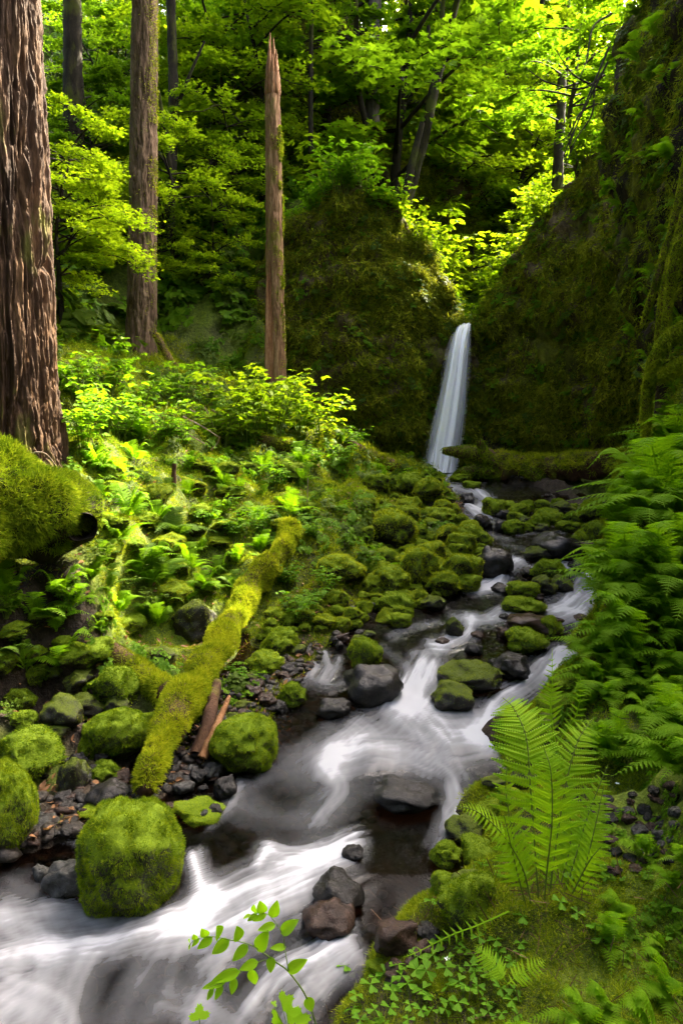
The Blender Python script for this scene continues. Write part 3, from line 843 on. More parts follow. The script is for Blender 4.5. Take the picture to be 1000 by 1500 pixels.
NAMED = [
 (193, 1258, 150, 172, 'hero', 'largest rounded boulder, shaggy green moss, in front of the mossy log at the white water'),
 (8, 1190, 96, 140, 'hero', 'tall mossy boulder cut by the edge of the photo beside the small side channel'),
 (95, 1292, 66, 58, 'grey', 'bare grey wet rock leaning against the largest mossy boulder'),
 (61, 1281, 26, 26, 'grey', 'small smooth pale pebble in shallow water left of the grey wet rock'),
 (357, 1088, 98, 82, 'hero', 'bright green domed moss boulder right of the mossy log by a split stick'),
 (170, 1075, 90, 76, 'hero', 'wide domed mossy boulder left of the mossy log, above the dark pool'),
 (170, 1008, 74, 64, 'moss', 'round yellow-green mossy boulder higher up the bank left of the mossy log'),
 (45, 1102, 104, 66, 'moss', 'low wide rock with ragged moss and brown dead bits on top'),
 (108, 1140, 50, 62, 'dark', 'dark upright rock with a stripe of moss along one side'),
 (151, 1133, 46, 36, 'moss', 'small green moss cushion rock behind the wet grey stones'),
 (158, 1163, 66, 44, 'wet', 'smooth dark wet stone beside the pool under the log end'),
 (150, 1184, 54, 26, 'moss', 'flat mossy stone just above the largest mossy boulder'),
 (290, 1187, 72, 28, 'moss', 'thin flat mossy slab reaching from the largest boulder to the current'),
 (330, 1155, 36, 38, 'wet', 'dark wet stone below the domed moss boulder'),
 (285, 907, 66, 58, 'dark', 'dark mossy boulder half hidden behind the upper mossy log'),
 (428, 1018, 42, 36, 'moss', 'small mossy rock alone at the edge of the quiet pool'),
 (408, 1036, 26, 20, 'wet', 'small dark stone under the lone mossy rock by the pool'),
 (490, 1036, 50, 32, 'wet', 'low dark stone below the little side cascade'),
 (410, 942, 56, 42, 'moss', 'upper mossy rock in the cluster right of the mossy log'),
 (387, 970, 56, 38, 'moss', 'lower mossy rock in the cluster right of the mossy log'),
 (535, 959, 48, 52, 'moss', 'upright mossy rock right of the little side cascade'),
 (548, 1002, 88, 66, 'wet', 'bare dark slab below the upright mossy rock beside the cascade'),
 (692, 992, 94, 56, 'dark', 'long dark mossy boulder in the middle of the rapids'),
 (661, 1020, 62, 48, 'dark', 'rounded dark mossy boulder tucked under the long one in the rapids'),
 (750, 978, 60, 44, 'wet', 'low black wet stone behind the long boulder in the rapids'),
 (598, 1162, 96, 54, 'wet', 'flat dark stone washed over by the white water'),
 (496, 1306, 78, 66, 'wet', 'black glistening rock with sharp edges near the leafy sprig'),
 (482, 1348, 80, 66, 'brown', 'brown submerged stone under the black glistening rock'),
 (580, 1372, 66, 56, 'brown', 'reddish brown stone under shallow water next to the moss mound'),
 (516, 1250, 34, 26, 'wet', 'small black stone above the black glistening rock'),
 (683, 1325, 84, 92, 'moss', 'mossy mound of rock on the near bank beside the tall fern'),
 (765, 888, 62, 28, 'moss', 'flat moss capped stone between two white channels'),
 (765, 866, 48, 30, 'moss', 'blocky mossy stone just behind the flat moss capped stone'),
 (797, 858, 36, 34, 'dark', 'small dark stone leaning between two mossy rocks midstream'),
 (804, 839, 52, 40, 'moss', 'dark green domed rock above the midstream cluster'),
 (820, 856, 36, 28, 'dark', 'small mossy stone on the white channel side of the midstream cluster'),
 (782, 915, 84, 36, 'brown', 'brown wet slab beneath the flat moss capped stone'),
 (802, 920, 42, 40, 'moss', 'rounded mossy rock on top of the brown wet slab'),
 (771, 939, 58, 38, 'moss', 'lowest mossy rock under the brown wet slab midstream'),
 (665, 921, 28, 36, 'dark', 'narrow dark rock standing in the calm water'),
 (633, 884, 38, 26, 'dark', 'low half mossy stone in the shallows below the stone heap'),
 (851, 829, 36, 22, 'wet', 'small black pointed stone alone in the far white water'),
 (816, 800, 78, 44, 'wet', 'big black boulder upstream of the white channel'),
 (785, 812, 40, 26, 'dark', 'dark stone against the big black boulder'),
 (870, 820, 28, 20, 'wet', 'small black stone close to the fern bank'),
 (725, 826, 54, 50, 'wet', 'dark wet boulder under the mossy heap beside the white chute'),
 (853, 790, 36, 30, 'moss', 'bright moss stone leaning at the foot of the far bank'),
 (876, 780, 40, 36, 'moss', 'rounded moss stone beside the ferns at the far bank'),
 (787, 768, 34, 24, 'moss', 'small moss dome in front of the far stone cluster'),
 (753, 774, 34, 26, 'moss', 'small moss stone left of the far moss dome'),
 (722, 746, 34, 32, 'moss', 'moss capped rock standing in the upper rapids'),
 (706, 768, 34, 30, 'wet', 'dark stone under the moss capped rock in the upper rapids'),
 (735, 772, 26, 22, 'wet', 'small dark stone beside the upper rapids'),
 (683, 732, 22, 22, 'wet', 'black stone splitting the highest rapids below the waterfall'),
 (868, 750, 42, 38, 'moss', 'tall moss boulder under the fallen log at the far bank'),
 (800, 757, 44, 26, 'moss', 'wide moss stone in the far cluster under the fallen log'),
 (760, 748, 30, 22, 'moss', 'leftmost moss stone of the far cluster'),
 (824, 746, 34, 26, 'dark', 'dark mossy stone at the back of the far cluster'),
 (675, 702, 30, 16, 'moss', 'flat mossy stone at the foot of the waterfall'),
 (690, 712, 26, 14, 'moss', 'smaller flat mossy stone just below the waterfall pool'),
 (676, 836, 58, 52, 'gold', 'big mossy boulder at the water edge of the heap, next to the dark wet boulder'),
 (676, 800, 46, 42, 'gold', 'round mossy boulder stacked above the water edge of the heap'),
 (692, 786, 56, 36, 'gold', 'wide mossy boulder at the bend of the heap'),
 (625, 720, 42, 34, 'gold', 'bright round mossy boulder near the waterfall end of the heap'),
 (575, 778, 76, 64, 'gold', 'tallest mossy boulder in the middle of the heap'),
 (612, 832, 60, 62, 'gold', 'long mossy boulder sloping to the water at the front of the heap'),
 (572, 850, 56, 44, 'gold', 'mossy boulder with brown leaf bits left of the front boulder'),
 (580, 885, 52, 34, 'moss', 'mossy boulder at the very front of the heap over brown shallows'),
 (587, 909, 32, 24, 'moss', 'small moss stone standing in brown shallows before the heap'),
 (640, 756, 52, 28, 'gold', 'flat topped mossy boulder beside the upper rapids'),
 (500, 832, 70, 40, 'gold', 'broad smooth moss hummock among low plants above the heap'),
 (92, 1040, 60, 46, 'dark', 'half mossy dark rock on the shaded slope above the low ragged moss rock'),
]
for (px, py, w, h, key, label) in NAMED: rock(px, py, w, h, key, label)

def near(kind, anchors, big=34):
    def f(px, py, w):
        a = min(anchors, key=lambda q: (q[0] - px)**2 + (1.4 * (q[1] - py))**2)
        dx, dy = px - a[0], 1.4 * (py - a[1])
        rel = ('right of ' if dx > 0 else 'left of ') if abs(dx) > abs(dy) else ('below ' if dy > 0 else 'behind ')
        return ('smaller ' if w < big else 'larger ') + kind + ' ' + rel + a[2]
    return f
ANCHORS = [(676, 836, 'the big boulder beside the dark wet one'), (676, 800, 'the round boulder stacked at the water edge'), (692, 786, 'the wide boulder at the bend'), (625, 720, 'the bright boulder nearest the waterfall'),
           (575, 778, 'the tallest boulder of the heap'), (612, 832, 'the long sloping front boulder'), (572, 850, 'the boulder with brown leaf bits'), (580, 885, 'the frontmost boulder of the heap'), (640, 756, 'the flat topped boulder by the upper rapids'), (500, 832, 'the broad moss hummock')]
def heap_label(px, py, w):
    a = min(ANCHORS, key=lambda q: (q[0] - px)**2 + (1.4 * (q[1] - py))**2)
    dx, dy = px - a[0], 1.4 * (py - a[1])
    rel = ('just right of ' if dx > 0 else 'just left of ') if abs(dx) > abs(dy) else ('just below ' if dy > 0 else 'just behind ')
    return ('small' if w < 24 else 'middling' if w < 37 else 'large') + ' mossy heap stone ' + rel + a[2]
def in_poly(p, poly):
    x, y = p; c = False; n = len(poly)
    for i in range(n):
        x1, y1 = poly[i]; x2, y2 = poly[(i+1) % n]
        if (y1 > y) != (y2 > y) and x < (x2-x1)*(y-y1)/(y2-y1)+x1: c = not c
    return c
def fill_rocks(poly, n, w0, w1, keys, label, group, seed, mind=.55, ratio=.72):
    r = np.random.default_rng(seed)
    xs = [p[0] for p in poly]; ys = [p[1] for p in poly]
    done = []
    tries = 0
    while len(done) < n and tries < n * 60:
        tries += 1
        p = (r.uniform(min(xs), max(xs)), r.uniform(min(ys), max(ys)))
        if not in_poly(p, poly): continue
        w = r.uniform(w0, w1)
        if any(abs(p[0]-q[0]) < mind * (w + q[2]) / 2 and abs(p[1]-q[1]) < mind * .7 * (w + q[2]) / 2 for q in done): continue
        done.append((*p, w))
    for (px, py, w) in sorted(done, key=lambda q: q[1]):
        rock(px, py, w, w * r.uniform(ratio - .1, ratio + .15), keys[r.integers(len(keys))], label(px, py, w) if callable(label) else label, group)
fill_rocks([(560, 705), (640, 695), (665, 745), (715, 800), (700, 850), (640, 870), (600, 900), (540, 880), (540, 800), (520, 740)], 110, 14, 50, ['gold', 'gold', 'moss'],
           heap_label, 'stones of the mossy heap', 5)
fill_rocks([(440, 880), (560, 870), (600, 905), (520, 915), (440, 935), (370, 945), (400, 900)], 26, 18, 38, ['moss', 'gold'],
           near('mossy stone of the brown shallows', [(440, 915, 'the leafy herb by the golden log'), (535, 959, 'the upright mossy rock'), (580, 885, 'the frontmost heap boulder'), (410, 942, 'the mossy cluster by the log')], 27), 'mossy stones along the shallows', 6)
fill_rocks([(740, 738), (900, 735), (905, 775), (760, 775)], 26, 16, 32, ['moss', 'moss', 'dark'],
           near('mossy stone under the fallen trunk', [(787, 768, 'the small moss dome'), (868, 750, 'the tall moss boulder'), (800, 757, 'the wide moss stone'), (853, 790, 'the bright leaning moss stone')], 24), 'mossy stones under the fallen log', 8)
fill_rocks([(60, 1080), (240, 1120), (330, 1130), (340, 1190), (240, 1200), (90, 1230), (60, 1160)], 40, 14, 34, ['wet', 'wet', 'grey', 'brown'],
           near('wet stone of the side channel', [(193, 1200, 'the largest mossy boulder'), (212, 1150, 'the golden log end'), (330, 1155, 'the wet stone under the domed boulder'), (108, 1140, 'the moss-striped upright rock'), (151, 1133, 'the moss cushion rock'), (95, 1200, 'the little side trickle')], 24), 'wet stones round the log end', 9, .6)
fill_rocks([(360, 985), (470, 935), (560, 915), (520, 945), (430, 960), (400, 1050), (340, 1060)], 22, 14, 30, ['wet', 'brown', 'dark'],
           near('wet brown stone of the quiet pool', [(428, 1018, 'the lone mossy rock'), (470, 985, 'the little side cascade'), (535, 940, 'the upright mossy rock'), (370, 1000, 'the golden log')], 22), 'wet stones at the quiet pool', 10, .6)
fill_rocks([(0, 960), (120, 960), (260, 960), (280, 1040), (120, 1120), (60, 1060), (0, 1060)], 18, 26, 56, ['moss', 'dark', 'dark'],
           near('half mossy stone of the shaded bank', [(170, 1008, 'the round yellow-green boulder'), (45, 1102, 'the low ragged moss rock'), (200, 985, 'the stubby mossy log'), (92, 1040, 'the half mossy dark rock'), (40, 980, 'the dim herbs')], 40), 'stones of the shaded bank', 12, .7)
fill_rocks([(690, 880), (760, 800), (700, 760), (680, 730), (720, 720), (860, 800), (800, 830), (860, 920), (700, 1000), (600, 960)], 22, 14, 30, ['wet', 'wet', 'brown'],
           near('dark stone in the rapids', [(692, 992, 'the long mossy boulder'), (765, 888, 'the flat moss capped stone'), (722, 746, 'the moss capped upper rock'), (816, 800, 'the big black boulder'), (665, 921, 'the narrow standing rock')], 22), 'dark stones in the rapids', 13, .8, .6)

fill_rocks([(640, 1260), (700, 1180), (760, 1080), (800, 1010), (850, 960), (860, 1000), (790, 1110), (740, 1200), (700, 1300), (660, 1340)], 16, 26, 60, ['moss', 'moss', 'dark'],
           near('mossy stone under the fern bank', [(683, 1325, 'the mossy mound by the tallest fern'), (720, 1200, 'the curled fern tip'), (808, 1000, 'the slim upright fern'), (850, 950, 'the low bank ferns')], 42), 'mossy stones along the fern bank', 21, .7)
fill_rocks([(540, 1420), (640, 1350), (650, 1400), (560, 1450)], 7, 22, 44, ['moss', 'brown', 'wet'],
           'stone at the water edge beside the sorrel patch', 'stones beside the sorrel patch', 22, .8)
fill_rocks([(860, 1170), (990, 1150), (990, 1260), (900, 1280)], 40, 12, 26, ['wet', 'brown', 'grey'],
           near('dark stone in the bare soil', [(903, 1157, 'the lone white flower'), (870, 1230, 'the tallest fern'), (985, 1180, 'the fern fanning over the soil'), (940, 1250, 'the little moss ferns')], 19), 'stones in the bare soil', 23, .7)
def mound_label(px, py, w):
    a = min([(255, 705, 'the dark stump post'), (335, 760, 'the flat broad-leaved plants'), (212, 835, 'the bright fingered fern'), (150, 700, 'the fern by the hollow log end'), (400, 700, 'the sunny thicket'), (205, 660, 'the second fir base'), (160, 950, 'the stubby mossy log')], key=lambda q: (q[0] - px)**2 + (q[1] - py)**2)
    dx, dy = px - a[0], py - a[1]
    return ('small' if w < 46 else 'wide') + ' low mossy mound on the left bank ' + (('right of ' if dx > 0 else 'left of ') if abs(dx) > abs(dy) else ('below ' if dy > 0 else 'behind ')) + a[2]
fill_rocks([(150, 690), (430, 670), (470, 740), (420, 780), (330, 860), (200, 900), (130, 900), (20, 900), (20, 980), (180, 960), (260, 880), (150, 800)], 34, 34, 64, ['moss', 'gold', 'moss'], mound_label, 'mossy mounds of the left bank', 31, .8, .5)
# pebbles of the bed
def build_pebbles():
    r = np.random.default_rng(3)
    src = [source('bed_pebble', make_mesh('bed_pebble', rock_shape(700 + k, .6, ico(2)) * [1, .8, .55], ico(2)[1], M[('pebble', 'rock_brown', 'rock_grey', 'rock_wet')[k]])) for k in range(4)]
    n = 9000
    y = r.uniform(0, 1, n)**1.6 * 13 + 1.2
    L, R = Le(y), Re(y)
    x = L - .5 * ((y > 3) & (y < 5.6)) + (R - L - .12) * r.random(n)
    z = ground(x, y)
    N = unit(np.column_stack([r.normal(size=(n, 2)) * .3, np.ones(n)]))
    scatter('pebbles', np.column_stack([x, y, z + .005]), N, r.uniform(.012, .05, n) * (1 + .5 * (r.random(n) > .93)), src, idx=r.choice(4, n, p=[.4, .25, .1, .25]), rng=r)
build_pebbles()

# ---------------------------------------------------------------- logs
def mossy_log(name, label, pts, rad, seed, moss, n, thr=-.1, length=.035, wood='wood_rot', k=40, rings=120, rough=.28, width=.2, cat='log', freq=5):
    P = catmull(pts, rings); r = np.interp(np.linspace(0, 1, rings), np.linspace(0, 1, len(rad)), rad)
    V, Fq = tube(P, r, k, True, rough, seed, freq)
    tri = Fq[:, 2] == Fq[:, 3]
    c = P[len(P) // 2]
    V = V - c
    root = thing(name, label, cat, loc=tuple(c))
    link('trunk', make_mesh('trunk', V, [Fq[~tri], Fq[tri][:, :3]], M[wood]), root)
    T3 = np.vstack([Fq[~tri][:, [0, 1, 2]], Fq[~tri][:, [0, 2, 3]]])
    rg = np.random.default_rng(seed)
    a = V[T3]; nn = unit(np.cross(a[:, 1] - a[:, 0], a[:, 2] - a[:, 0]))
    if ((a.mean(1) - 0) * 0).sum() == 0:      # make sure the faces look outwards
        cen = a.mean(1); d = cen[:, None] - (P - c)[None, ::6]
        near = np.argmin((d**2).sum(-1), 1)
        if ((cen - (P - c)[::6][near]) * nn).sum() < 0: T3 = T3[:, ::-1]
    keep = lambda cc, n_: sstep(thr - .2, thr + .15, n_[:, 2] + .5 * fbm(cc * 4, 3, seed))
    v2, f2 = blades_on(V, T3, n, rg, length, width, keep, .6, .3)
    link('moss', make_mesh('moss', v2, f2, M[moss], False), root, kind='stuff')
    return root, P
def above(px, py, hgt): 
    Y = hit(px, py, lambda x, y: np.maximum(ground(x, y), Wl(y)) + hgt)[1]
    return at(px, py, Y)
LOGP = [above(a, b, c) for a, b, c in ((425, 775, .10), (410, 815, .15), (368, 862, .18), (332, 930, .17), (288, 1000, .19), (252, 1060, .20), (224, 1120, .18), (212, 1160, .12))]
log1, _ = mossy_log('fallen_log', 'long straight log thick with golden moss slanting down the bank into the stream', LOGP, [.085, .10, .108, .098, .086, .082, .07, .05], 31, 'moss_gold', 100000, -.30, .030, rough=.85, width=.26, freq=4.2)
link('splinter', make_mesh('splinter', *tube(catmull([above(336, 1020, .2), above(318, 1062, .15), above(297, 1110, .06)], 14) - np.array(log1.location), np.linspace(.012, .03, 14), 6, False, .3, 3, 20), M['wood_raw']), log1)
link('splinter', make_mesh('splinter', *tube(catmull([above(318, 1000, .14), above(308, 1050, .12), above(290, 1105, .05)], 14) - np.array(log1.location), np.linspace(.03, .05, 14), 6, False, .4, 4, 14), M['wood_rot']), log1)
# fallen trunk at the foot of the falls
FP = [at(700, 690, 13.4), at(730, 682, 13.0), at(780, 688, 12.6), at(850, 682, 12.0), at(930, 676, 11.3), at(990, 670, 10.8)]
log2, _ = mossy_log('fallen_log', 'dark mossy tree trunk lying across the stream below the waterfall', FP, [.20, .26, .25, .22, .2, .2], 41, 'moss_gold', 30000, -.05, .09, rough=.4, width=.16)
def stub(pts, rad, seed, parent, n=3500):
    P = catmull(pts, 30) - np.array(parent.location)
    V, Fq = tube(P, np.interp(np.linspace(0, 1, 30), np.linspace(0, 1, len(rad)), rad), 12, False, .45, seed, 6)
    o = link('root', make_mesh('root', V, Fq, M['wood_rot']), parent)
    T3 = np.vstack([Fq[:, [0, 1, 2]], Fq[:, [0, 2, 3]]])
    v2, f2 = blades_on(V, T3, n, np.random.default_rng(seed), .09, .16, lambda c, q: np.ones(len(c)), .8, .5)
    link('moss', make_mesh('moss', v2, f2, M['moss'], False), o, kind='stuff')
stub([at(735, 690, 12.9), at(705, 668, 13.0), at(675, 663, 13.1), at(648, 660, 13.2)], [.2, .16, .12, .05], 5, log2)
stub([at(730, 700, 12.9), at(712, 668, 12.8), at(700, 645, 12.8)], [.14, .11, .05], 6, log2)
stub([at(720, 690, 12.8), at(690, 690, 12.9), at(672, 698, 13.0), at(662, 704, 13.0)], [.13, .11, .10, .06], 7, log2)
stub([at(765, 685, 12.5), at(790, 700, 12.3), at(792, 730, 12.2)], [.10, .12, .04], 8, log2)
# nurse log under the big fir
NP = [at(-160, 752, 4.2), at(-60, 752, 4.5), at(20, 748, 4.75), at(85, 745, 4.95), at(140, 752, 5.1)]
nurse, _ = mossy_log('fallen_log', 'huge moss-blanketed log with a black hollow end below the big fir', NP, [.36, .36, .34, .27, .17], 44, 'moss', 110000, -.45, .055, wood='shade_wood', k=60, rough=.5, width=.15, freq=2.6)
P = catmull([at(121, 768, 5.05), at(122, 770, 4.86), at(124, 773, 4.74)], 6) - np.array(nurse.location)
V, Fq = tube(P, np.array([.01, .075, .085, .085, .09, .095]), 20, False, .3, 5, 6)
link('hollow_end', make_mesh('hollow_end', V, Fq, M['shade_wood']), nurse)
# short mossy log and branches on the left bank
mossy_log('fallen_log', 'short stubby mossy log lying just left of the long golden log', [above(160, 955, .06), above(200, 985, .08), above(245, 1015, .07)], [.075, .09, .08], 46, 'moss_gold', 9000, -.3, .035, rings=40, k=24)
mossy_log('leaning_branch', 'thin curved mossy branch leaning down the slope behind the shrubs', [at(228, 490, 12.6), at(258, 540, 12.3), at(300, 585, 12.0), at(355, 625, 11.6)], [.06, .07, .06, .05], 47, 'moss_gold', 6000, -.5, .04, rings=50, k=12, cat='branch')
mossy_log('fallen_log', 'moss covered log end poking out along the top of the stone heap', [at(470, 640, 12.6), at(540, 668, 12.3), at(590, 688, 12.0)], [.14, .13, .1], 48, 'moss_gold', 9000, -.4, .06, rings=40, k=20)
mossy_log('fallen_log', 'low mossy hump of log in the clearing in front of the shrubs', [at(300, 655, 10.4), at(345, 640, 10.5), at(430, 655, 10.3)], [.07, .11, .09], 49, 'moss_gold', 7000, -.3, .05, rings=40, k=20)

# ---------------------------------------------------------------- trees with bark
def bark_trunk(name, base, top, r0, r1, seed, ridge, flare, k, rings, mat, parent, lean=None, zs=1.1, hs=9.0):
    t = np.linspace(0, 1, rings)
    P = base[None] * (1 - t)[:, None] + top[None] * t[:, None]
    if lean is not None: P = P + np.array(lean)[None] * np.sin(t * np.pi)[:, None]
    H = np.linalg.norm(top - base)
    z = t * H
    r = r0 + (r1 - r0) * t + flare * np.exp(-z / .45)
    th = np.linspace(0, 2*np.pi, k, endpoint=False)
    C = np.stack([np.cos(th), np.sin(th), 0*th], -1)
    Q = np.stack([np.broadcast_to(C[None, :, 0] * r[:, None] * hs, (rings, k)), np.broadcast_to(C[None, :, 1] * r[:, None] * hs, (rings, k)), np.broadcast_to(z[:, None] * zs, (rings, k))], -1)
    warp = fbm(Q * .8, 2, seed + 9)[..., None] * .8
    a = fbm(Q + warp, 3, seed)
    rid = 1 - np.abs(a) * 3.6                       # deep furrows between long plates
    d = -ridge * np.clip(rid, 0, 1)**1.2 + ridge * .5 * fbm(Q * [2.4, 2.4, 4], 3, seed + 3) + ridge * .35 * np.floor(fbm(Q * [1, 1, 2.4], 2, seed + 4) * 4) / 4
    butt = flare * .45 * np.exp(-z / .5)[:, None] * np.cos(th * 5 + seed)[None]
    d = d + ridge * .30 * fbm(Q * [5, 5, 9], 3, seed + 6) - ridge * .35 * np.clip(1 - np.abs(fbm(Q * [2.2, 2.2, 3.0], 2, seed + 8)) * 5, 0, 1)
    V = P[:, None] + C[None] * (r[:, None] + d + butt)[..., None]
    return link(name, make_mesh(name, V - base, grid_faces(k, rings, True), M[mat]), parent)

ORD = 'leftmost second third fourth fifth sixth seventh eighth ninth tenth eleventh twelfth thirteenth fourteenth fifteenth sixteenth seventeenth eighteenth nineteenth twentieth'.split()
def by_place(objs, xs, phrase):
    for k, i in enumerate(np.argsort(xs)):
        w = ORD[k] if k == 0 else ORD[k] + ' from the left'
        objs[i]['label'] = (w + ' of the ' if k == 0 else w + ' among the ') + phrase
def tree_thing(name, label, cat, base, group=None): return thing(name, label, cat, group, None, tuple(base))

b1 = np.array([-2.98, 6.35, 1.45]); t1 = np.array([-3.02, 6.45, 9.0])
fir1 = tree_thing('fir_tree', 'massive furrowed fir trunk cut by the edge of the photo, one side sunlit', 'tree', b1)
bark_trunk('trunk', b1, t1, .52, .44, 3, .06, .16, 520, 900, 'bark', fir1, hs=12, zs=.75)
b2 = at(207, 560, 14.0); b2[2] = ground(b2[0], b2[1]) - .3
t2 = at(213, -60, 14.2)
fir2 = tree_thing('fir_tree', 'straight furrowed brown fir trunk standing on the slope, second from the massive one', 'tree', b2)
bark_trunk('trunk', b2, t2, .29, .23, 8, .03, .07, 130, 420, 'bark_far', fir2, hs=9, zs=1.6)
b3 = at(405, 590, 13.6); b3[2] = ground(b3[0], b3[1]) - .2
t3 = at(399, 110, 13.6)
snag = tree_thing('dead_snag', 'slender dead trunk with a splintered broken top and bare orange wood', 'tree', b3)
bark_trunk('trunk', b3, t3, .195, .135, 12, .018, .03, 90, 320, 'bark_snag', snag, hs=12, zs=1.8)
sb = MB()
for k in range(9):
    a = k / 9 * 2 * math.pi; rr = .10
    p0 = t3 + [math.cos(a) * rr, math.sin(a) * rr, -.35]; hgt = [.15, .4, .62, .70, .3, .1, .5, .25, .2][k] + .42
    add_tube(sb, catmull([p0, p0 + [-.1 * math.cos(a) * rr, -.1 * math.sin(a) * rr, hgt * .6], p0 + [-.15 * math.cos(a) * rr, -.15 * math.sin(a) * rr, hgt]], 8) - b3, np.array([.05, .05, .046, .042, .036, .028, .018, .004]), 5, rough=.4, seed=k, freq=14)
link('splintered_top', sb.mesh('splintered_top', M['wood_raw']), snag)
sb = MB()
for k in range(8):
    x0 = 391 + k * 2.4
    p0, p1 = at(x0 + random.uniform(-1, 1), 555 + random.uniform(-10, 15), 13.41 + .01 * k), at(x0 + random.uniform(-1, 1), 395 + abs(k - 2) * 9 + random.uniform(-14, 14), 13.44 + .01 * k)
    add_tube(sb, np.linspace(p0, p1, 14) - b3, np.interp(np.linspace(0, 1, 14), [0, .7, 1], [.04, .035, .008]), 5, rough=.35, seed=k, freq=8)
link('bare_wood', sb.mesh('bare_wood', M['wood_raw'], False), snag)
def moss_patch_on_tree(parent, base, top, r, n, ang0, seed, length=.05):
    rg = np.random.default_rng(seed)
    t = rg.uniform(.1, .9, n); a = ang0 + rg.normal(size=n) * .5
    k = vn(np.column_stack([t * 25, a * 1.5, 0*t]), seed) > .0
    t, a = t[k], a[k]
    P = base + (top - base) * t[:, None] + np.column_stack([np.cos(a), np.sin(a), 0*a]) * r - base
    d = unit(np.column_stack([np.cos(a), np.sin(a), -.7 + 0*a]) + rg.normal(size=(len(t), 3)) * .4)
    v, f = stamp(BLADE[0] * [.25, 1, 1], BLADE[1], P, d, unit(rg.normal(size=(len(t), 3))), length * rg.uniform(.5, 1.2, len(t)))
    link('moss', make_mesh('moss', v, f, M['moss_gold'], False), parent, kind='stuff')
moss_patch_on_tree(snag, b3, t3, .155, 9000, -.5, 3)
moss_patch_on_tree(fir2, b2, t2, .25, 5000, -.4, 4)
mf = tuft_mesh('moss', M['moss_gold'], 10, RNG)

# ---------------------------------------------------------------- leafy trees
def maple_arrays(seed, leaf=.030, nbr=20, nleaf=9000, spread=.36, tmpl=MAPLE):
    """unit-height tree: returns trunk builder and crown arrays"""
    r = np.random.default_rng(seed)
    tb = MB()
    tp = catmull([(0, 0, -.05), (r.normal()*.02, r.normal()*.02, .25), (r.normal()*.05, r.normal()*.05, .55), (r.normal()*.07, r.normal()*.07, .95)], 16)
    add_tube(tb, tp, np.linspace(.018, .004, 16), 7, rough=.25, seed=seed, freq=20)
    Ps, Ds = [], []
    for k in range(nbr):
        h = r.uniform(.28, .97); p0 = tp[min(15, int(h / .95 * 15))]
        az = k * 2.4 + r.normal() * .4; ln = spread * (1.15 - .65 * abs(h - .55)) * r.uniform(.7, 1.15)
        d = np.array([math.cos(az), math.sin(az), 0])
        bp = catmull([p0, p0 + d * ln * .4 + [0, 0, .05], p0 + d * ln * .75 + [0, 0, .06], p0 + d * ln + [0, 0, .03 - .05 * r.random()]], 10)
        add_tube(tb, bp, np.linspace(.006, .0015, 10), 4, cap=False)
        for q in range(9):
            i = r.integers(3, 10); a2 = az + r.choice([-1, 1]) * r.uniform(.4, 1.2)
            l2 = ln * r.uniform(.2, .48); d2 = np.array([math.cos(a2), math.sin(a2), r.normal() * .08])
            tw = bp[i] + d2 * l2 * np.linspace(0, 1, 5)[:, None] + np.array([0, 0, -.02]) * (np.linspace(0, 1, 5)**2)[:, None]
            if q < 4: add_tube(tb, tw, np.linspace(.002, .0008, 5), 3, cap=False)
            m = max(3, int(nleaf / nbr / 9))
            s = r.uniform(.15, 1.05, m)
            Ps.append(bp[i] + d2 * (l2 * s)[:, None] + r.normal(size=(m, 3)) * [.020, .020, .010])
            Ds.append(d2 + r.normal(size=(m, 3)) * [.8, .8, .25])
    P = np.concatenate(Ps); D = np.concatenate(Ds)
    up = unit(np.column_stack([r.normal(size=(len(P), 2)) * .38, np.ones(len(P))]))
    V, Fc = stamp(tmpl[0], tmpl[1], P, D, up, leaf * r.uniform(.55, 1.2, len(P)))
    return tb, V, Fc
TREES = {}
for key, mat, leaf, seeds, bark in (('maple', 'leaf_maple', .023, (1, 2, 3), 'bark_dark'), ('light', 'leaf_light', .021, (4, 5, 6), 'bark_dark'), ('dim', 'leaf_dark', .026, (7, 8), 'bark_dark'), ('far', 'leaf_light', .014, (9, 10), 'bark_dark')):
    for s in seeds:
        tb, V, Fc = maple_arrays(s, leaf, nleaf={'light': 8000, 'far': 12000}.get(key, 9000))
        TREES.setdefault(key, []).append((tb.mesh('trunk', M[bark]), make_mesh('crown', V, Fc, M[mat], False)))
_tk = 0
def maple(px, py, key, label, group, back=.86, ymax=40, ymin=0, size=None, Y=None, top=16.0):
    global _tk
    _tk += 1
    r = np.random.default_rng(3000 + _tk)
    if Y is None:
        Yh = hit(px, py)[1]
        Y = max(min(Yh * back, ymax), ymin)
    c = at(px, py, Y)
    zg = float(ground(c[0], c[1]))
    H = (c[2] - zg) / .62
    H = float(np.clip(H, 2.6, top)) if size is None else size
    z0 = min(c[2] - .62 * H, zg) if top > 10 else zg
    v = TREES[key][_tk % len(TREES[key])]
    o = thing('maple_tree', label, 'tree', group, None, (c[0], c[1], z0), (0, 0, r.uniform(0, 6.28)), (H, H, H))
    link('trunk', v[0], o); link('crown', v[1], o)
    return o
def maples(region, n, key, label, group, seed, **kw):
    r = np.random.default_rng(seed)
    pts = []
    for _ in range(n * 30):
        if len(pts) == n: break
        p = (r.uniform(region[0], region[2]), r.uniform(region[1], region[3]))
        if all((p[0]-q[0])**2 + (p[1]-q[1])**2 > 55**2 for q in pts): pts.append(p)
    by_place([maple(p[0], p[1], key, label, group, **kw) for p in pts], [p[0] for p in pts], label)
maples((80, 0, 400, 200), 11, 'maple', 'layered green maples high on the wooded slope', 'maples high on the slope', 1, back=.9, ymax=22, ymin=17)
maples((55, 200, 92, 470), 3, 'light', 'bright maple saplings just behind the massive fir', 'maples behind the massive fir', 2, ymax=12, ymin=11, top=3.0)
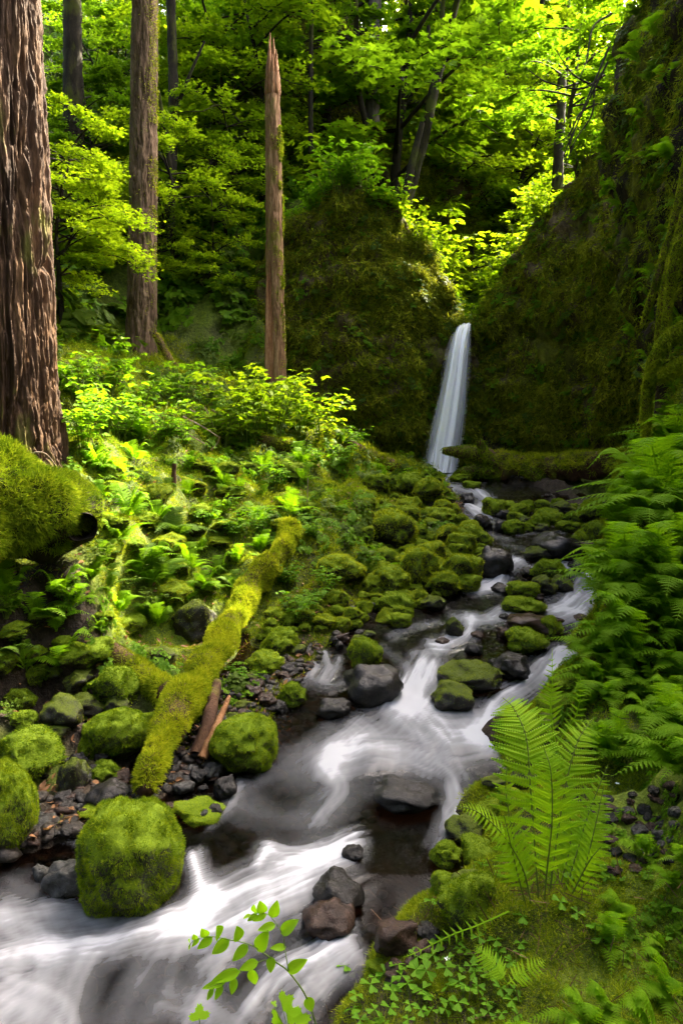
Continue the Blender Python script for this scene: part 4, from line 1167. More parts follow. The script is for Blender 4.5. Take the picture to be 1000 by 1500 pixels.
maples((140, 230, 350, 450), 9, 'light', 'bright maple saplings behind the second fir', 'maples behind the second fir', 3, ymax=18.5, ymin=16.4)
maples((580, 0, 880, 170), 11, 'light', 'glowing maples high above the waterfall gully', 'backlit maples above the gully', 4, back=.8, ymax=29, ymin=24)
maples((580, 170, 850, 400), 15, 'light', 'sunlit maples in the gully behind the waterfall', 'maples in the gully', 5, ymax=24, ymin=19)
maples((420, 0, 580, 70), 3, 'maple', 'dim maples in front of the upper mossy cliff', 'maples at the upper cliff', 6, back=.8, ymax=21, ymin=18)
maples((290, 60, 420, 230), 6, 'light', 'sunlit maples hanging before the dark upper cliff', 'maples before the dark cliff', 12, ymax=19, ymin=17)
maples((100, 0, 560, 60), 7, 'dim', 'dark leafy trees far up the forest slope', 'dark trees far up the slope', 8, back=.92, ymax=40)
maples((560, 0, 900, 200), 9, 'far', 'pale distant trees closing the head of the gully', 'trees at the head of the gully', 9, ymax=46, ymin=34)

for k, (x, y, H, lab) in enumerate(((5.9, 14.2, 3.8, 'added maple on the cliff top behind the near rock wall, dappling the sun'), (6.6, 12.6, 4.4, 'unseen maple added above the alcove behind the rock wall to dapple the sun'), (4.9, 15.6, 3.6, 'small maple on the cliff edge beside the bare dark branches'))):  # first two maples added to dapple the sunlight on the bank
    v = TREES['maple'][k % 3]
    o = thing('maple_tree', lab, 'tree', None, None, (x, y, 7.6), (0, 0, k * 2.), (H, H, H))
    link('trunk', v[0], o); link('crown', v[1], o)

# ---------------------------------------------------------------- fir crowns, high above
def fir_crown(seed, n=26, rad=.17):
    r = np.random.default_rng(seed); Ps, Ds, Ls = [], [], []
    tb = MB()
    for k in range(n):
        h = k / n; ln = rad * (1 - h)**.8 + .012
        for q in range(6):
            az = q * 1.047 + k * .6 + r.normal() * .2; d = np.array([math.cos(az), math.sin(az), -.18])
            m = 12
            t = np.linspace(.15, 1, m)
            bp = np.array([0, 0, h]) + d * (ln * t)[:, None] + np.array([0, 0, -.02]) * (t**2)[:, None]
            for i in range(m):
                for sg in (-1, 1, -1, 1):
                    a2 = az + sg * r.uniform(.5, 1.1)
                    Ps.append(bp[i]); Ds.append([math.cos(a2), math.sin(a2), -.25 + r.normal() * .1]); Ls.append(ln * .28 * (1.2 - t[i] * .6))
    T = (np.array([[-.14, 0, 0], [.14, 0, 0], [.16, .55, -.02], [0, 1, -.08], [-.16, .55, -.02]], float), np.array([[0, 1, 2], [0, 2, 4], [4, 2, 3]]))
    V, Fc = stamp(T[0], T[1], Ps, np.array(Ds), np.tile([0, 0, 1.], (len(Ps), 1)) + r.normal(size=(len(Ps), 3)) * .2, np.array(Ls))
    return make_mesh('crown', V, Fc, M['needle'], False)
FCR = fir_crown(3)
_v, _f = tube(np.array([[0, 0, 0], [0, 0, 6], [0, 0, 14], [0, 0, 21]], float), [.38, .32, .22, .08], 12, False)
FTR = make_mesh('trunk', _v, _f, M['bark_far'])
link('crown', FCR, fir1, (0, 0, 8.6), None, (20, 20, 22))
link('crown', FCR, fir2, (0, 0, 10.5), (0, 0, 1), (15, 15, 18))

# slim trunks that stand apart
def slim(name, label, path, rad, mat, seed, k=14, group=None, extra=()):
    P = catmull(path, 60)
    root = tree_thing(name, label, 'tree', P[0], group)
    V, Fq = tube(P - P[0], np.interp(np.linspace(0, 1, 60), np.linspace(0, 1, len(rad)), rad), k, False, .18, seed, 7)
    link('trunk', make_mesh('trunk', V, Fq, M[mat]), root)
    for (pp, rr) in extra:
        Q = catmull(pp, 30)
        V, Fq = tube(Q - P[0], np.linspace(rr[0], rr[1], 30), 8, False, .2, seed + 1, 7)
        link('limb', make_mesh('limb', V, Fq, M[mat]), root)
    return root
slim('maple_tree', 'dark slender trunk just right of the second fir', [at(252, 505, 16.5), at(250, 300, 16.7), at(254, 150, 17), at(250, -20, 17.2)], [.13, .12, .11, .1], 'bark_dark', 1,
     extra=[([at(252, 260, 16.7), at(238, 170, 16.4), at(232, 130, 16.2)], (.06, .03)), ([at(250, 180, 16.8), at(278, 110, 16.6), at(300, 60, 16.5)], (.05, .02))])
slim('maple_tree', 'wide dark trunk in deep shade behind the massive fir', [at(112, 360, 17), at(108, 150, 17.2), at(106, -30, 17.4)], [.24, .22, .2], 'bark_dark', 2)
slim('fir_tree', 'pale grey trunk rising in front of the upper mossy cliff', [at(545, 185, 20), at(547, 80, 20.2), at(550, -30, 20.4)], [.19, .17, .155], 'bark_grey', 3)
slim('maple_tree', 'dark crooked trunk beside the pale grey trunk', [at(538, 190, 19.5), at(520, 110, 19.4), at(522, 60, 19.4), at(520, -20, 19.4)], [.08, .075, .07, .06], 'bark_dark', 4,
     extra=[([at(520, 65, 19.4), at(495, 48, 19.2), at(465, 45, 19)], (.05, .03))])
slim('maple_tree', 'very thin dark pole of a tree left of the crooked trunk', [at(455, 225, 18.2), at(455, 100, 18.3), at(457, -20, 18.4)], [.06, .055, .05], 'bark_dark', 5)
slim('maple_tree', 'forked dark tree with a broken stub above the waterfall', [at(592, 300, 18.5), at(618, 210, 18.6), at(638, 120, 18.7), at(655, 60, 18.8), at(674, -20, 18.9)], [.17, .14, .12, .09, .06], 'bark_dark', 6,
     extra=[([at(638, 125, 18.7), at(644, 60, 18.7), at(650, -20, 18.7)], (.09, .05)), ([at(637, 120, 18.7), at(630, 80, 18.6), at(627, 38, 18.6)], (.06, .045))])
slim('fir_tree', 'thin straight dark fir pole high above the gully', [at(793, 130, 24), at(793, 40, 24), at(794, -30, 24)], [.08, .07, .07], 'bark_dark', 7)
slim('fir_tree', 'straight dark fir pole nearest the near rock wall', [at(826, 130, 23), at(829, 40, 23), at(831, -30, 23)], [.10, .09, .09], 'bark_dark', 8)
slim('fir_tree', 'short dark trunk showing through bright leaves above the cliff edge', [at(815, 280, 18), at(819, 200, 18), at(823, 110, 18)], [.14, .12, .10], 'bark_dark', 9)
slim('maple_tree', 'leaning dark stem at the cliff top behind the leaf bushes', [at(590, 300, 17.6), at(603, 240, 17.6), at(618, 180, 17.7)], [.10, .09, .06], 'bark_dark', 10)

for o in [o for o in COL.objects if o.name.startswith('fir_tree') and o is not fir1 and o is not fir2 and 'short dark' not in o['label']]:
    link('crown', FCR, o, (0, 0, 18.0 - o.location[2]), (0, 0, o.location[0]), (17, 17, 19))
for k, (x, y, hh) in enumerate(((-8.5, -5, 22), (-4.5, -7.5, 24), (0.5, -8, 10), (5, -7, 10), (9, -4, 20), (-9.5, .5, 22), (-9.5, 6.5, 24), (-11.5, 11, 24))):  # firs out of frame, added to cut sky light and deepen contrast
    zg = float(ground(x, y))
    o = tree_thing('fir_tree', 'added fir out of frame, shading the glade from the open sky', 'tree', np.array([x, y, zg - .2]), 'unseen firs added for shade')
    link('trunk', FTR, o); link('crown', FCR, o, (0, 0, 2.2 + (k % 3)), (0, 0, k * 1.3), (22, 22, hh))

# ---------------------------------------------------------------- shrubs, ferns, herbs
def shrub_arrays(seed, nst=9, leaf=.09, tmpl=OVAL, trif=True, nleaf=11):
    r = np.random.default_rng(seed)
    st = MB(); Ps, Ds = [], []
    for k in range(nst):
        az = r.uniform(0, 6.28); d = np.array([math.cos(az), math.sin(az), 0]); ln = r.uniform(.5, 1.)
        p = catmull([(0, 0, -.05), d * .10 * ln + [0, 0, .35 * ln], d * .26 * ln + [0, 0, .7 * ln], d * .5 * ln + [0, 0, .9 * ln]], 12) + d * .06
        add_tube(st, p, np.linspace(.010, .003, 12), 4, cap=False)
        for q in range(nleaf):
            i = r.integers(3, 12); a2 = r.uniform(0, 6.28); d2 = np.array([math.cos(a2), math.sin(a2), .1])
            e = p[i] + d2 * r.uniform(.05, .20)
            for w in ((0, -1, 1) if trif else (0,)):
                a3 = a2 + w * 1.1
                Ps.append(e); Ds.append([math.cos(a3), math.sin(a3), -.1 + r.normal() * .15])
    P, D = np.array(Ps), np.array(Ds)
    up = unit(np.column_stack([r.normal(size=(len(P), 2)) * .25, np.ones(len(P))]))
    V, Fc = stamp(tmpl[0] * [1.5, 1, 1], tmpl[1], P, D, up, leaf * r.uniform(.6, 1.3, len(P)))
    return st, V, Fc
SHRUB = {}
for key, mat in (('bright', 'leaf_shrub'), ('light', 'leaf_light'), ('dim', 'leaf_dark')):
    for s in range(3):
        st, V, Fc = shrub_arrays(40 + s + len(key), leaf=.10)
        SHRUB.setdefault(key, []).append((st.mesh('stems', M['rachis']), make_mesh('foliage', V, Fc, M[mat], False)))
_sk = 0
def shrub(px, py, hpx, key, label, group=None):
    global _sk
    _sk += 1
    g = hit(px, py); s = hpx * g[1] / F
    v = SHRUB[key][_sk % 3]
    o = thing('leafy_shrub', label, 'shrub', group, None, tuple(g), (0, 0, _sk * 1.7), (s, s, s))
    link('stems', v[0], o); link('foliage', v[1], o)
    return o
SP_ = ((325, 655, 95), (365, 650, 110), (400, 648, 120), (438, 645, 100), (470, 650, 85), (350, 620, 90), (420, 618, 90))
by_place([shrub(px, py, h, 'light', 'sunny shrubs in the thicket below the dead snag', 'shrubs at the foot of the snag') for px, py, h in SP_], [q[0] for q in SP_], 'sunny shrubs in the thicket below the dead snag')
SP_ = ((120, 660, 100), (150, 640, 110), (180, 650, 90), (115, 590, 90), (160, 580, 90), (240, 650, 80), (270, 660, 70), (205, 610, 80), (270, 600, 80))
by_place([shrub(px, py, h, 'bright', 'green shrubs between the massive fir and second fir', 'shrubs between the firs') for px, py, h in SP_], [q[0] for q in SP_], 'green shrubs between the massive fir and second fir')
SP_ = ((520, 660, 45), (455, 700, 60), (500, 690, 45), (400, 720, 60), (560, 700, 30))
by_place([shrub(px, py, h, 'bright', 'low leafy plants above the mossy stone heap', 'plants above the heap') for px, py, h in SP_], [q[0] for q in SP_], 'low leafy plants above the mossy stone heap')
SP_ = ((440, 915, 62), (455, 790, 40), (540, 835, 44), (480, 870, 46), (420, 860, 50), (630, 850, 18))
by_place([shrub(px, py, h, 'bright', 'small herbs growing right of the golden log', 'herbs right of the log') for px, py, h in SP_], [q[0] for q in SP_], 'small herbs growing right of the golden log')
def edge_bushes(S, n, u0, u1, hgt, key, label, group, seed):
    global _sk
    r = np.random.default_rng(seed); V, nf = S
    objs, xs = [], []
    for k in range(n):
        j = int((u0 + (u1 - u0) * (k + r.random()) / n) * (V.shape[1] - 1)); i = nf - 1 + r.integers(-3, 9)
        p = V[i, j]; s_ = hgt * r.uniform(.6, 1.3); _sk += 1
        v = SHRUB[key][_sk % 3]
        o = thing('leafy_shrub', label, 'shrub', group, None, tuple(p - [0, 0, .05]), (0, 0, _sk * 1.7), (s_,) * 3)
        link('stems', v[0], o); link('foliage', v[1], o)
        objs.append(o); xs.append(p[0] / p[1])
    by_place(objs, xs, label)
edge_bushes(LEFT, 16, .22, .62, .85, 'bright', 'bushes fringing the cliff hump left of the waterfall', 'bushes on the cliff hump', 1)
edge_bushes(LEFT, 12, .60, .93, .7, 'light', 'sunlit bushes along the edge sloping to the waterfall', 'bushes on the sloping cliff edge', 2)
edge_bushes(RIGHT, 14, .10, .75, .9, 'light', 'bushes on the cliff edge right of the waterfall', 'bushes on the other cliff edge', 3)
rg_ = np.random.default_rng(77); GS = []
for k in range(20):
    y_ = rg_.uniform(17.6, 21.3); x_ = 2.9 + .1 * (y_ - 16) + rg_.uniform(-3.4, 1.9); s_ = rg_.uniform(1.1, 2.1); _sk += 1
    v = SHRUB['light'][_sk % 3]
    o = thing('leafy_shrub', 'x', 'shrub', 'bushes in the notch', None, (x_, y_, float(ground(x_, y_)) - .05), (0, 0, _sk * 1.7), (s_,) * 3)
    link('stems', v[0], o); link('foliage', v[1], o); GS.append(o)
by_place(GS, [o.location[0] / o.location[1] for o in GS], 'glowing bushes filling the notch above the waterfall')
edge_bushes(UPPER, 12, .2, .9, 1.6, 'bright', 'bushes along the top of the upper mossy cliff', 'bushes on the upper cliff', 4)
for px, py in ((345, 790), (375, 782), (330, 760), (300, 775)):
    shrub(px, py, 48, 'bright', 'broad-leaved plant spreading flat leaves beside the top of the golden log', 'broad-leaved plants by the log top')
SP_ = ((30, 960, 46), (100, 900, 50), (60, 1010, 40), (20, 1060, 36), (140, 840, 50), (230, 900, 44), (180, 880, 40), (10, 910, 46))
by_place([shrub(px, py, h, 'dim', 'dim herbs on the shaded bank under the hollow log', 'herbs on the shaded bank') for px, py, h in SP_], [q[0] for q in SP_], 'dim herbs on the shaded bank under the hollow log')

def frond(path, width, face, n, mat_unused=None, det=9, seed=0, bare=.12, prof=.42):
    """stalk and pinnae arrays of one fern frond along a world path"""
    r = np.random.default_rng(seed)
    P = catmull(path, n * 2 + 8); L = len(P)
    T = unit(np.gradient(P, axis=0))
    face = np.broadcast_to(np.asarray(face, float), T.shape)
    S = unit(np.cross(T, face)); U = np.cross(S, T)
    out_ = []
    for k in range(n):
        t = bare + (1 - bare) * (k + .5) / n
        i = min(L - 1, int(t * (L - 1)))
        s = (t - bare) / (1 - bare)
        ln = width * (math.sin(math.pi * min(1, (s * (1 - prof) / (1 - prof) + .18) / 1.18) ** .8)) ** .8 * (1.0 if s > .05 else .75)
        ln = max(ln * (1.05 - .25 * s), width * .06)
        for sg in (-1, 1):
            fw = unit(S[i] * sg + T[i] * (.28 + .25 * s) + U[i] * r.normal() * .06 - U[i] * .10)
            out_.append((P[i], fw, U[i], ln * r.uniform(.92, 1.06)))
    return P, out_
def pinna_template(m=11, half=.17):
    """one pinna of length 1 along +y, made of leaflet pairs that shrink towards the tip"""
    V, Fc = [], []
    for k in range(m):
        y = .02 + .93 * k / m; l = half * (1 - (k / m)**1.6) + .015; w = .62 / m
        for sg in (-1, 1):
            b = len(V)
            V += [(0, y, 0), (sg * l * .55, y - w * .25 + l * .12, .012), (sg * l, y + l * .45, -.02), (sg * l * .45, y + w + l * .2, .012), (0, y + w * 1.15, 0)]
            Fc += [(b, b+1, b+3), (b+1, b+2, b+3), (b, b+3, b+4)]
    b = len(V); V += [(-.012, 0, 0), (.012, 0, 0), (0, 1, -.03)]; Fc += [(b, b+1, b+2)]
    V = np.array(V, float); V[:, 2] -= .12 * V[:, 1]**2
    return V, np.array(Fc)
PINNA, PINNA_LO = pinna_template(14, .125), pinna_template(7, .15)
pinna_mesh = make_mesh('pinna', *PINNA, M['fern_young_lit'], False)
def frond_mesh(name, path, width, face, n, tmpl, mat, seed, **kw):
    P, pn = frond(path, width, face, n, seed=seed, **kw)
    V, Fc = stamp(tmpl[0], tmpl[1], np.array([q[0] for q in pn]), np.array([q[1] for q in pn]), np.array([q[2] for q in pn]), np.array([q[3] for q in pn]))
    mb = MB(); mb.add(V, Fc)
    add_tube(mb, P, np.linspace(.010, .002, len(P)) * np.linalg.norm(P[-1] - P[0]), 4, cap=False)
    return mb.mesh(name, M[mat], False)
# shared fronds, unit length, rising along +Z and arching towards +Y
FR = {}
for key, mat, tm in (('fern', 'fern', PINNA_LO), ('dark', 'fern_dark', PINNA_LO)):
    for s, (a, b) in enumerate(((.35, .5), (.6, .35), (.8, .2), (.45, .7))):
        pth = [(0, 0, 0), (0, a * .25, b * .45 + .1), (0, a * .65, b * .8 + .12), (0, a * 1.2, b * .75 + .02)]
        FR.setdefault(key, []).append(frond_mesh('frond', np.array(pth), .24, (0, -.55, .8), 19, tm, mat, 60 + s))
_fk = 0
def fern(loc, size, nf, label, group, key='fern', az0=None, azr=3.14, tilt=(0, 0), name='fern'):
    global _fk
    _fk += 1
    r = np.random.default_rng(5000 + _fk)
    o = thing(name, label, 'fern', group, None, tuple(loc))
    for k in range(nf):
        az = (az0 + r.uniform(-azr, azr)) if az0 is not None else 2 * math.pi * k / nf + r.normal() * .25
        s = size * r.uniform(.7, 1.1)
        f = link('frond', FR[key][r.integers(4)], o, (r.normal() * .02 * size, r.normal() * .02 * size, 0))
        # azimuth is the direction the frond arches to, measured from +X
        f.rotation_euler = (r.normal() * .12 + tilt[0], r.normal() * .12 + tilt[1], az - math.pi / 2)
        f.scale = (s, s, s)
    return o
# ferns of the steep bank on the right: fronds arch towards the water
r = np.random.default_rng(88)
def bank_ferns(poly, n, size, label, group, seed, nf=7, mind=24):
    r = np.random.default_rng(seed); pts = []
    xs = [p[0] for p in poly]; ys = [p[1] for p in poly]
    for _ in range(n * 60):
        if len(pts) == n: break
        p = (r.uniform(min(xs), max(xs)), r.uniform(min(ys), max(ys)))
        if in_poly(p, poly) and all(abs(p[0]-q[0]) + abs(p[1]-q[1]) > mind for q in pts): pts.append(p)
    by_place([fern(hit(*p), size * (.75 + .5 * r.random()), nf, label, group, 'fern', math.pi + .5, 1.1) for p in pts], [p[0] for p in pts], label)
bank_ferns([(945, 660), (1010, 640), (1010, 760), (930, 760)], 12, .62, 'feathery ferns at the top of the steep fern bank', 'ferns high on the fern bank', 1, 8)
bank_ferns([(910, 750), (1020, 740), (1020, 900), (880, 900), (885, 820)], 18, .5, 'feathery ferns halfway down the steep fern bank', 'ferns halfway down the fern bank', 2, 8)
bank_ferns([(880, 890), (1030, 880), (1030, 1080), (860, 1080)], 14, .42, 'feathery ferns low on the fern bank', 'ferns low on the fern bank', 3, 8)
bank_ferns([(960, 1120), (1040, 1090), (1040, 1230), (985, 1230)], 4, .30, 'ferns fanning out over bare pebbly soil', 'ferns at the pebbly soil', 4, 7)
bank_ferns([(800, 1480), (1010, 1460), (1010, 1560), (760, 1560)], 7, .22, 'soft ferns at the bottom corner of the near bank', 'ferns in the bottom corner', 5, 7, 40)
bank_ferns([(840, 1010), (1010, 1000), (1010, 1130), (900, 1160), (850, 1100)], 12, .30, 'small ferns just behind the tallest fern', 'ferns behind the tallest fern', 9, 7)
bank_ferns([(880, 1240), (1010, 1230), (1010, 1440), (900, 1420)], 6, .16, 'little ferns on the moss right of the tallest fern', 'little ferns by the tallest fern', 10, 6, 40)
# left bank sword ferns
for px, py, s, key, lab in ((235, 860, .5, 'dark', 'dark drooping sword fern in the hollow above the dark mossy boulder'), (212, 835, .42, 'fern', 'bright fern with fingered fronds above the dark drooping sword fern'),
                            (300, 872, .34, 'fern', 'small bright fern leaning on the golden mossy log'), (205, 650, .7, 'fern', 'pale fern beside the second fir base'),
                            (345, 870, .3, 'dark', 'small dark fern tucked against the golden mossy log'), (500, 655, .5, 'dark', 'bluish dark fern at the foot of the left cliff'),
                            (150, 700, .5, 'fern', 'bright fern beside the hollow end of the moss-blanketed log'), (330, 720, .45, 'fern', 'bright fern in the middle of the mossy clearing'), (385, 700, .4, 'fern', 'bright fern just below the sunny thicket'), (440, 690, .5, 'fern', 'large fern on the rise between thicket and stone heap'), (190, 760, .4, 'fern', 'bright fern left of the grassy dark clump'), (500, 850, .25, 'fern', 'small bright fern among the low stones right of the golden log'), (255, 790, .55, 'dark', 'grassy dark fern clump in the clearing above the sword fern'), (800, 690, .35, 'dark', 'little fern growing on the dark fallen trunk')):
    fern(hit(px, py), s, 8, lab, None, key)
LBF = [((300, 860, 'the dark mossy boulder'), (255, 705, 'the dark stump post'), (335, 760, 'the broad-leaved plants'), (150, 750, 'the hollow log end'), (400, 700, 'the sunny thicket'), (205, 640, 'the second fir base'), (160, 950, 'the stubby mossy log'), (60, 980, 'the dark bank hollow'))][0]
def lb_label(px, py): return near('green fern of the left bank', LBF, 0)(px, py, 1)
rf = np.random.default_rng(55); done = []
for _ in range(3000):
    if len(done) == 46: break
    p = (rf.uniform(0, 470), rf.uniform(670, 1000))
    if in_poly(p, [(120, 670), (460, 670), (440, 760), (350, 850), (280, 900), (230, 960), (120, 1000), (0, 1000), (0, 880), (130, 860), (150, 760)]) and all(abs(p[0]-q[0]) + abs(p[1]-q[1]) > 34 for q in done): done.append(p)
for p in done: fern(hit(*p), rf.uniform(.2, .42), 7, lb_label(*p).replace('larger ', '').replace('smaller ', ''), 'green ferns of the left bank', 'fern' if rf.random() < .7 else 'dark')
# wall ferns
def wall_ferns(n, seed, v0, v1, u0, u1, size, label, group):
    r = np.random.default_rng(seed)
    P, N = face_points(WALL, n, r, v0, v1, u0, u1)
    for p, q in zip(P, N):
        az = math.atan2(q[1], q[0])
        fern(p + q * .02, size * r.uniform(.6, 1.2), 5, label, group, 'fern' if r.random() < .75 else 'dark', az, .8, (0, 0))
wall_ferns(60, 5, .10, .42, .36, .82, .30, 'small fern clinging to the lower half of the near rock wall', 'ferns on the lower rock wall')
wall_ferns(60, 6, .42, .9, .32, .85, .36, 'small fern clinging to the upper half of the near rock wall', 'ferns on the upper rock wall')

# tall fern in the foreground
fb = at(790, 1345, 2.50); fb[2] = float(ground(fb[0], fb[1]))
hero = thing('fern', 'tallest bright fern in the foreground with broad fronds rising over the water', 'fern', loc=tuple(fb))
HF = [  # path px, depth, half width px, n, facing
 ([(790, 1345, 0), (784, 1260, -.02), (776, 1150, -.03), (770, 1080, .02), (752, 1038, .10), (736, 1022, .18)], 66, 20, (.05, -1, .35), .25),
 ([(800, 1345, 0), (812, 1250, .04), (828, 1150, .08), (846, 1085, .14), (868, 1052, .22)], 58, 18, (-.2, -1, .4), .25),
 ([(780, 1340, -.02), (766, 1275, -.06), (735, 1222, -.12), (700, 1190, -.16), (668, 1180, -.18)], 27, 22, (.3, -.6, .8), .2),
 ([(830, 1340, .02), (853, 1280, .0), (870, 1215, .0), (884, 1150, .04)], 38, 18, (-.75, -.7, .2), .2),
 ([(795, 1345, -.01), (800, 1280, -.06), (808, 1200, -.10), (806, 1130, -.10), (796, 1095, -.06)], 50, 17, (-.1, -1, .4), .25),
 ([(775, 1345, 0), (760, 1290, -.05), (748, 1240, -.10), (738, 1195, -.16)], 36, 15, (.2, -1, .4), .3),
 ([(815, 1345, .02), (838, 1270, .02), (862, 1190, .08), (890, 1120, .14)], 44, 18, (-.4, -.9, .4), .3),
 ([(805, 1345, .03), (822, 1290, .10), (836, 1220, .16), (824, 1150, .2)], 48, 16, (-.1, -1, .3), .2),
 ([(785, 1345, .03), (770, 1290, .08), (752, 1230, .12), (740, 1150, .16), (748, 1100, .2)], 44, 17, (.15, -1, .3), .2),
 ([(820, 1345, -.02), (842, 1300, -.06), (862, 1262, -.1), (880, 1240, -.14)], 26, 13, (-.4, -.8, .6), .2)]
for k, (path, hw, n, face, bare) in enumerate(HF):
    W3 = [at(px, py, 2.50 + dy) for px, py, dy in path]
    P, pn = frond(W3, hw * 2.5 / F, face, n, seed=70 + k, bare=bare)
    mb = MB(); add_tube(mb, P - fb, np.linspace(.0035, .0012, len(P)), 6, cap=False)
    fo = link('frond', mb.mesh('frond', M['rachis']), hero)
    for (p, fw, up, ln) in pn:
        sd = unit(np.cross(fw, up)); un = np.cross(sd, fw)
        o = link('pinna', pinna_mesh, fo)
        o.matrix_local = Matrix(((sd[0]*ln, fw[0]*ln, un[0]*ln, p[0]-fb[0]), (sd[1]*ln, fw[1]*ln, un[1]*ln, p[1]-fb[1]), (sd[2]*ln, fw[2]*ln, un[2]*ln, p[2]-fb[2]), (0, 0, 0, 1)))
def px_fern(label, base, Y, fronds, key='fern'):
    b = at(*base, Y)
    o = thing('fern', label, 'fern', loc=tuple(b))
    for k, (path, hw, n, face) in enumerate(fronds):
        W3 = np.array([at(px, py, Y + dy) for px, py, dy in path]) - b
        link('frond', frond_mesh('frond', W3, hw * Y / F, face, n, PINNA, 'fern_young_lit', 300 + k, bare=.12), o)
px_fern('slim upright fern behind the tallest fern against the dark water', (812, 1090), 3.2, [
    ([(812, 1090, 0), (806, 1040, 0), (808, 1000, .02), (808, 950, .02)], 26, 14, (.2, -1, .2)), ([(815, 1090, 0), (842, 1050, 0), (850, 1010, 0), (846, 985, 0)], 16, 12, (-.4, -1, .2)), ([(815, 1090, 0), (790, 1060, 0), (770, 1040, -.02)], 18, 10, (.4, -.8, .5))])
px_fern('small fern pair of fronds sprouting from the sorrel patch', (742, 1440), 2.08, [
    ([(742, 1440, 0), (728, 1420, .02), (708, 1398, .04), (694, 1384, .06)], 26, 13, (.2, -.7, .8)), ([(742, 1442, 0), (760, 1428, .02), (785, 1415, .03), (800, 1405, .05)], 22, 12, (-.2, -.7, .8))])
px_fern('single long fern frond lying over the moss above the sorrel patch', (745, 1335), 2.42, [
    ([(745, 1335, 0), (700, 1355, -.03), (660, 1370, -.06), (610, 1395, -.1), (590, 1402, -.12)], 16, 14, (.1, -.6, .8))])

# ---------------------------------------------------------------- leafy sprig over the water
def zx(x, y): return 250 + x / 3.7, 1290 + y / 3.7
def sp(x, y, Y): return at(*zx(x, y), Y)
sprig_base = sp(760, 700, 2.02)
sprig = thing('leafy_sprig', 'bright green leafy sprig arching over the white water in the foreground', 'plant', loc=tuple(sprig_base))
def spY(x): return 1.97 - .00012 * (735 - x)
def stem(pts, r0, r1):
    W3 = catmull([sp(x, y, spY(x)) for x, y in pts], 40) - sprig_base
    mb = MB(); add_tube(mb, W3, np.linspace(r0, r1, 40), 6); link('stem', mb.mesh('stem', M['stem']), sprig)
stem([(790, 790), (735, 630), (640, 495), (575, 445), (500, 390), (425, 345), (330, 322), (220, 303), (130, 322), (98, 360)], .0026, .0008)
stem([(640, 495), (620, 380), (605, 290), (550, 205), (500, 175), (420, 190)], .0017, .0007)
stem([(575, 445), (520, 430), (470, 445), (375, 500), (300, 545), (200, 580)], .0015, .0006)
def leaf_mesh():
    n = 9
    t = np.linspace(0, 1, n); w = .30 * np.sin(np.pi * t**.8)**.75 * (1 - .25 * t)
    V = []
    for k in range(n):
        for s, zz in ((-1, .05), (-.5, .0), (0, -.03), (.5, 0), (1, .05)): V.append((s * w[k], t[k], zz * (w[k] / .3) - .16 * t[k]**2))
    return make_mesh('leaf', np.array(V), grid_faces(5, n), M['sprig'])
LEAFM = leaf_mesh()
SL = [((740, 630), (765, 715), 1.5), ((630, 492), (735, 428), 1), ((545, 412), (540, 503), 1.3), ((470, 382), (518, 280), 1.1), ((420, 348), (330, 436), 1), ((370, 326), (366, 254), 1.5), ((320, 320), (215, 399), 1), ((265, 307), (262, 252), 1.6),
 ((228, 305), (143, 370), 1), ((197, 303), (168, 268), 1.5), ((155, 314), (112, 358), 1), ((135, 320), (125, 296), 1.5), ((108, 345), (95, 378), 1), ((104, 340), (98, 318), 1),
 ((625, 360), (538, 362), .9), ((597, 287), (682, 213), 1), ((568, 238), (473, 266), .9), ((548, 202), (578, 118), 1.1), ((520, 185), (440, 216), .9), ((502, 178), (484, 120), 1.3), ((470, 180), (412, 220), .9), ((456, 175), (447, 138), 1.2), ((435, 184), (394, 202), .9),
 ((475, 440), (370, 480), 1), ((438, 478), (455, 576), 1.1), ((378, 492), (212, 545), .7), ((352, 525), (325, 622), 1.1), ((302, 545), (165, 582), .6), ((278, 563), (240, 652), .9), ((232, 582), (194, 652), .9)]
def put_leaf(mesh, parent, basew, a, b, wide, facing, name='leaf'):
    fw = b - a; ln = np.linalg.norm(fw); fw = fw / ln
    sd = unit(np.cross(fw, facing)); un = np.cross(sd, fw); p = a - basew
    o = link(name, mesh, parent)
    o.matrix_local = Matrix(((sd[0]*ln*wide, fw[0]*ln, un[0]*ln, p[0]), (sd[1]*ln*wide, fw[1]*ln, un[1]*ln, p[1]), (sd[2]*ln*wide, fw[2]*ln, un[2]*ln, p[2]), (0, 0, 0, 1)))
rr = np.random.default_rng(4)
for a, b, w in SL:
    A = sp(*a, spY(a[0])); B = sp(*b, spY(a[0]) - .012 + rr.normal() * .006)
    put_leaf(LEAFM, sprig, sprig_base, A, B, w * .95, unit(np.array([rr.normal() * .3, -.65, .75])))
# lobed leaf at the bottom edge
def palmate_mesh():
    V, Fc = [(0, 0, 0)], []
    ang = np.linspace(-2.0, 2.0, 29)
    for k, a in enumerate(ang):
        rd = (.55 + .45 * abs(math.cos(a * 2.35))) * (1 - .12 * abs(a)) * (1 if k % 2 else .80)
        V.append((math.sin(a) * rd, .12 + math.cos(a) * rd, -.1 * rd * rd))
    for k in range(1, 29): Fc.append((0, k, k + 1))
    return make_mesh('leaf', np.array(V), np.array(Fc), M['sprig'])
PALM = palmate_mesh()
pb = at(290, 1530, 1.9)
low = thing('small_plant', 'single lobed green leaf poking up at the bottom edge over white water', 'plant', loc=tuple(pb))
mb = MB(); add_tube(mb, catmull([pb, at(293, 1505, 1.9), at(292, 1492, 1.9)], 8) - pb, .0015, 5); link('stem', mb.mesh('stem', M['stem']), low)
put_leaf(PALM, low, pb, at(292, 1494, 1.9), at(292, 1470, 1.93), 1.0, np.array([0, -.6, .8]))
pb = at(425, 1520, 1.95)
low = thing('small_plant', 'little plant with toothed leaves under the leafy sprig stem', 'plant', loc=tuple(pb))
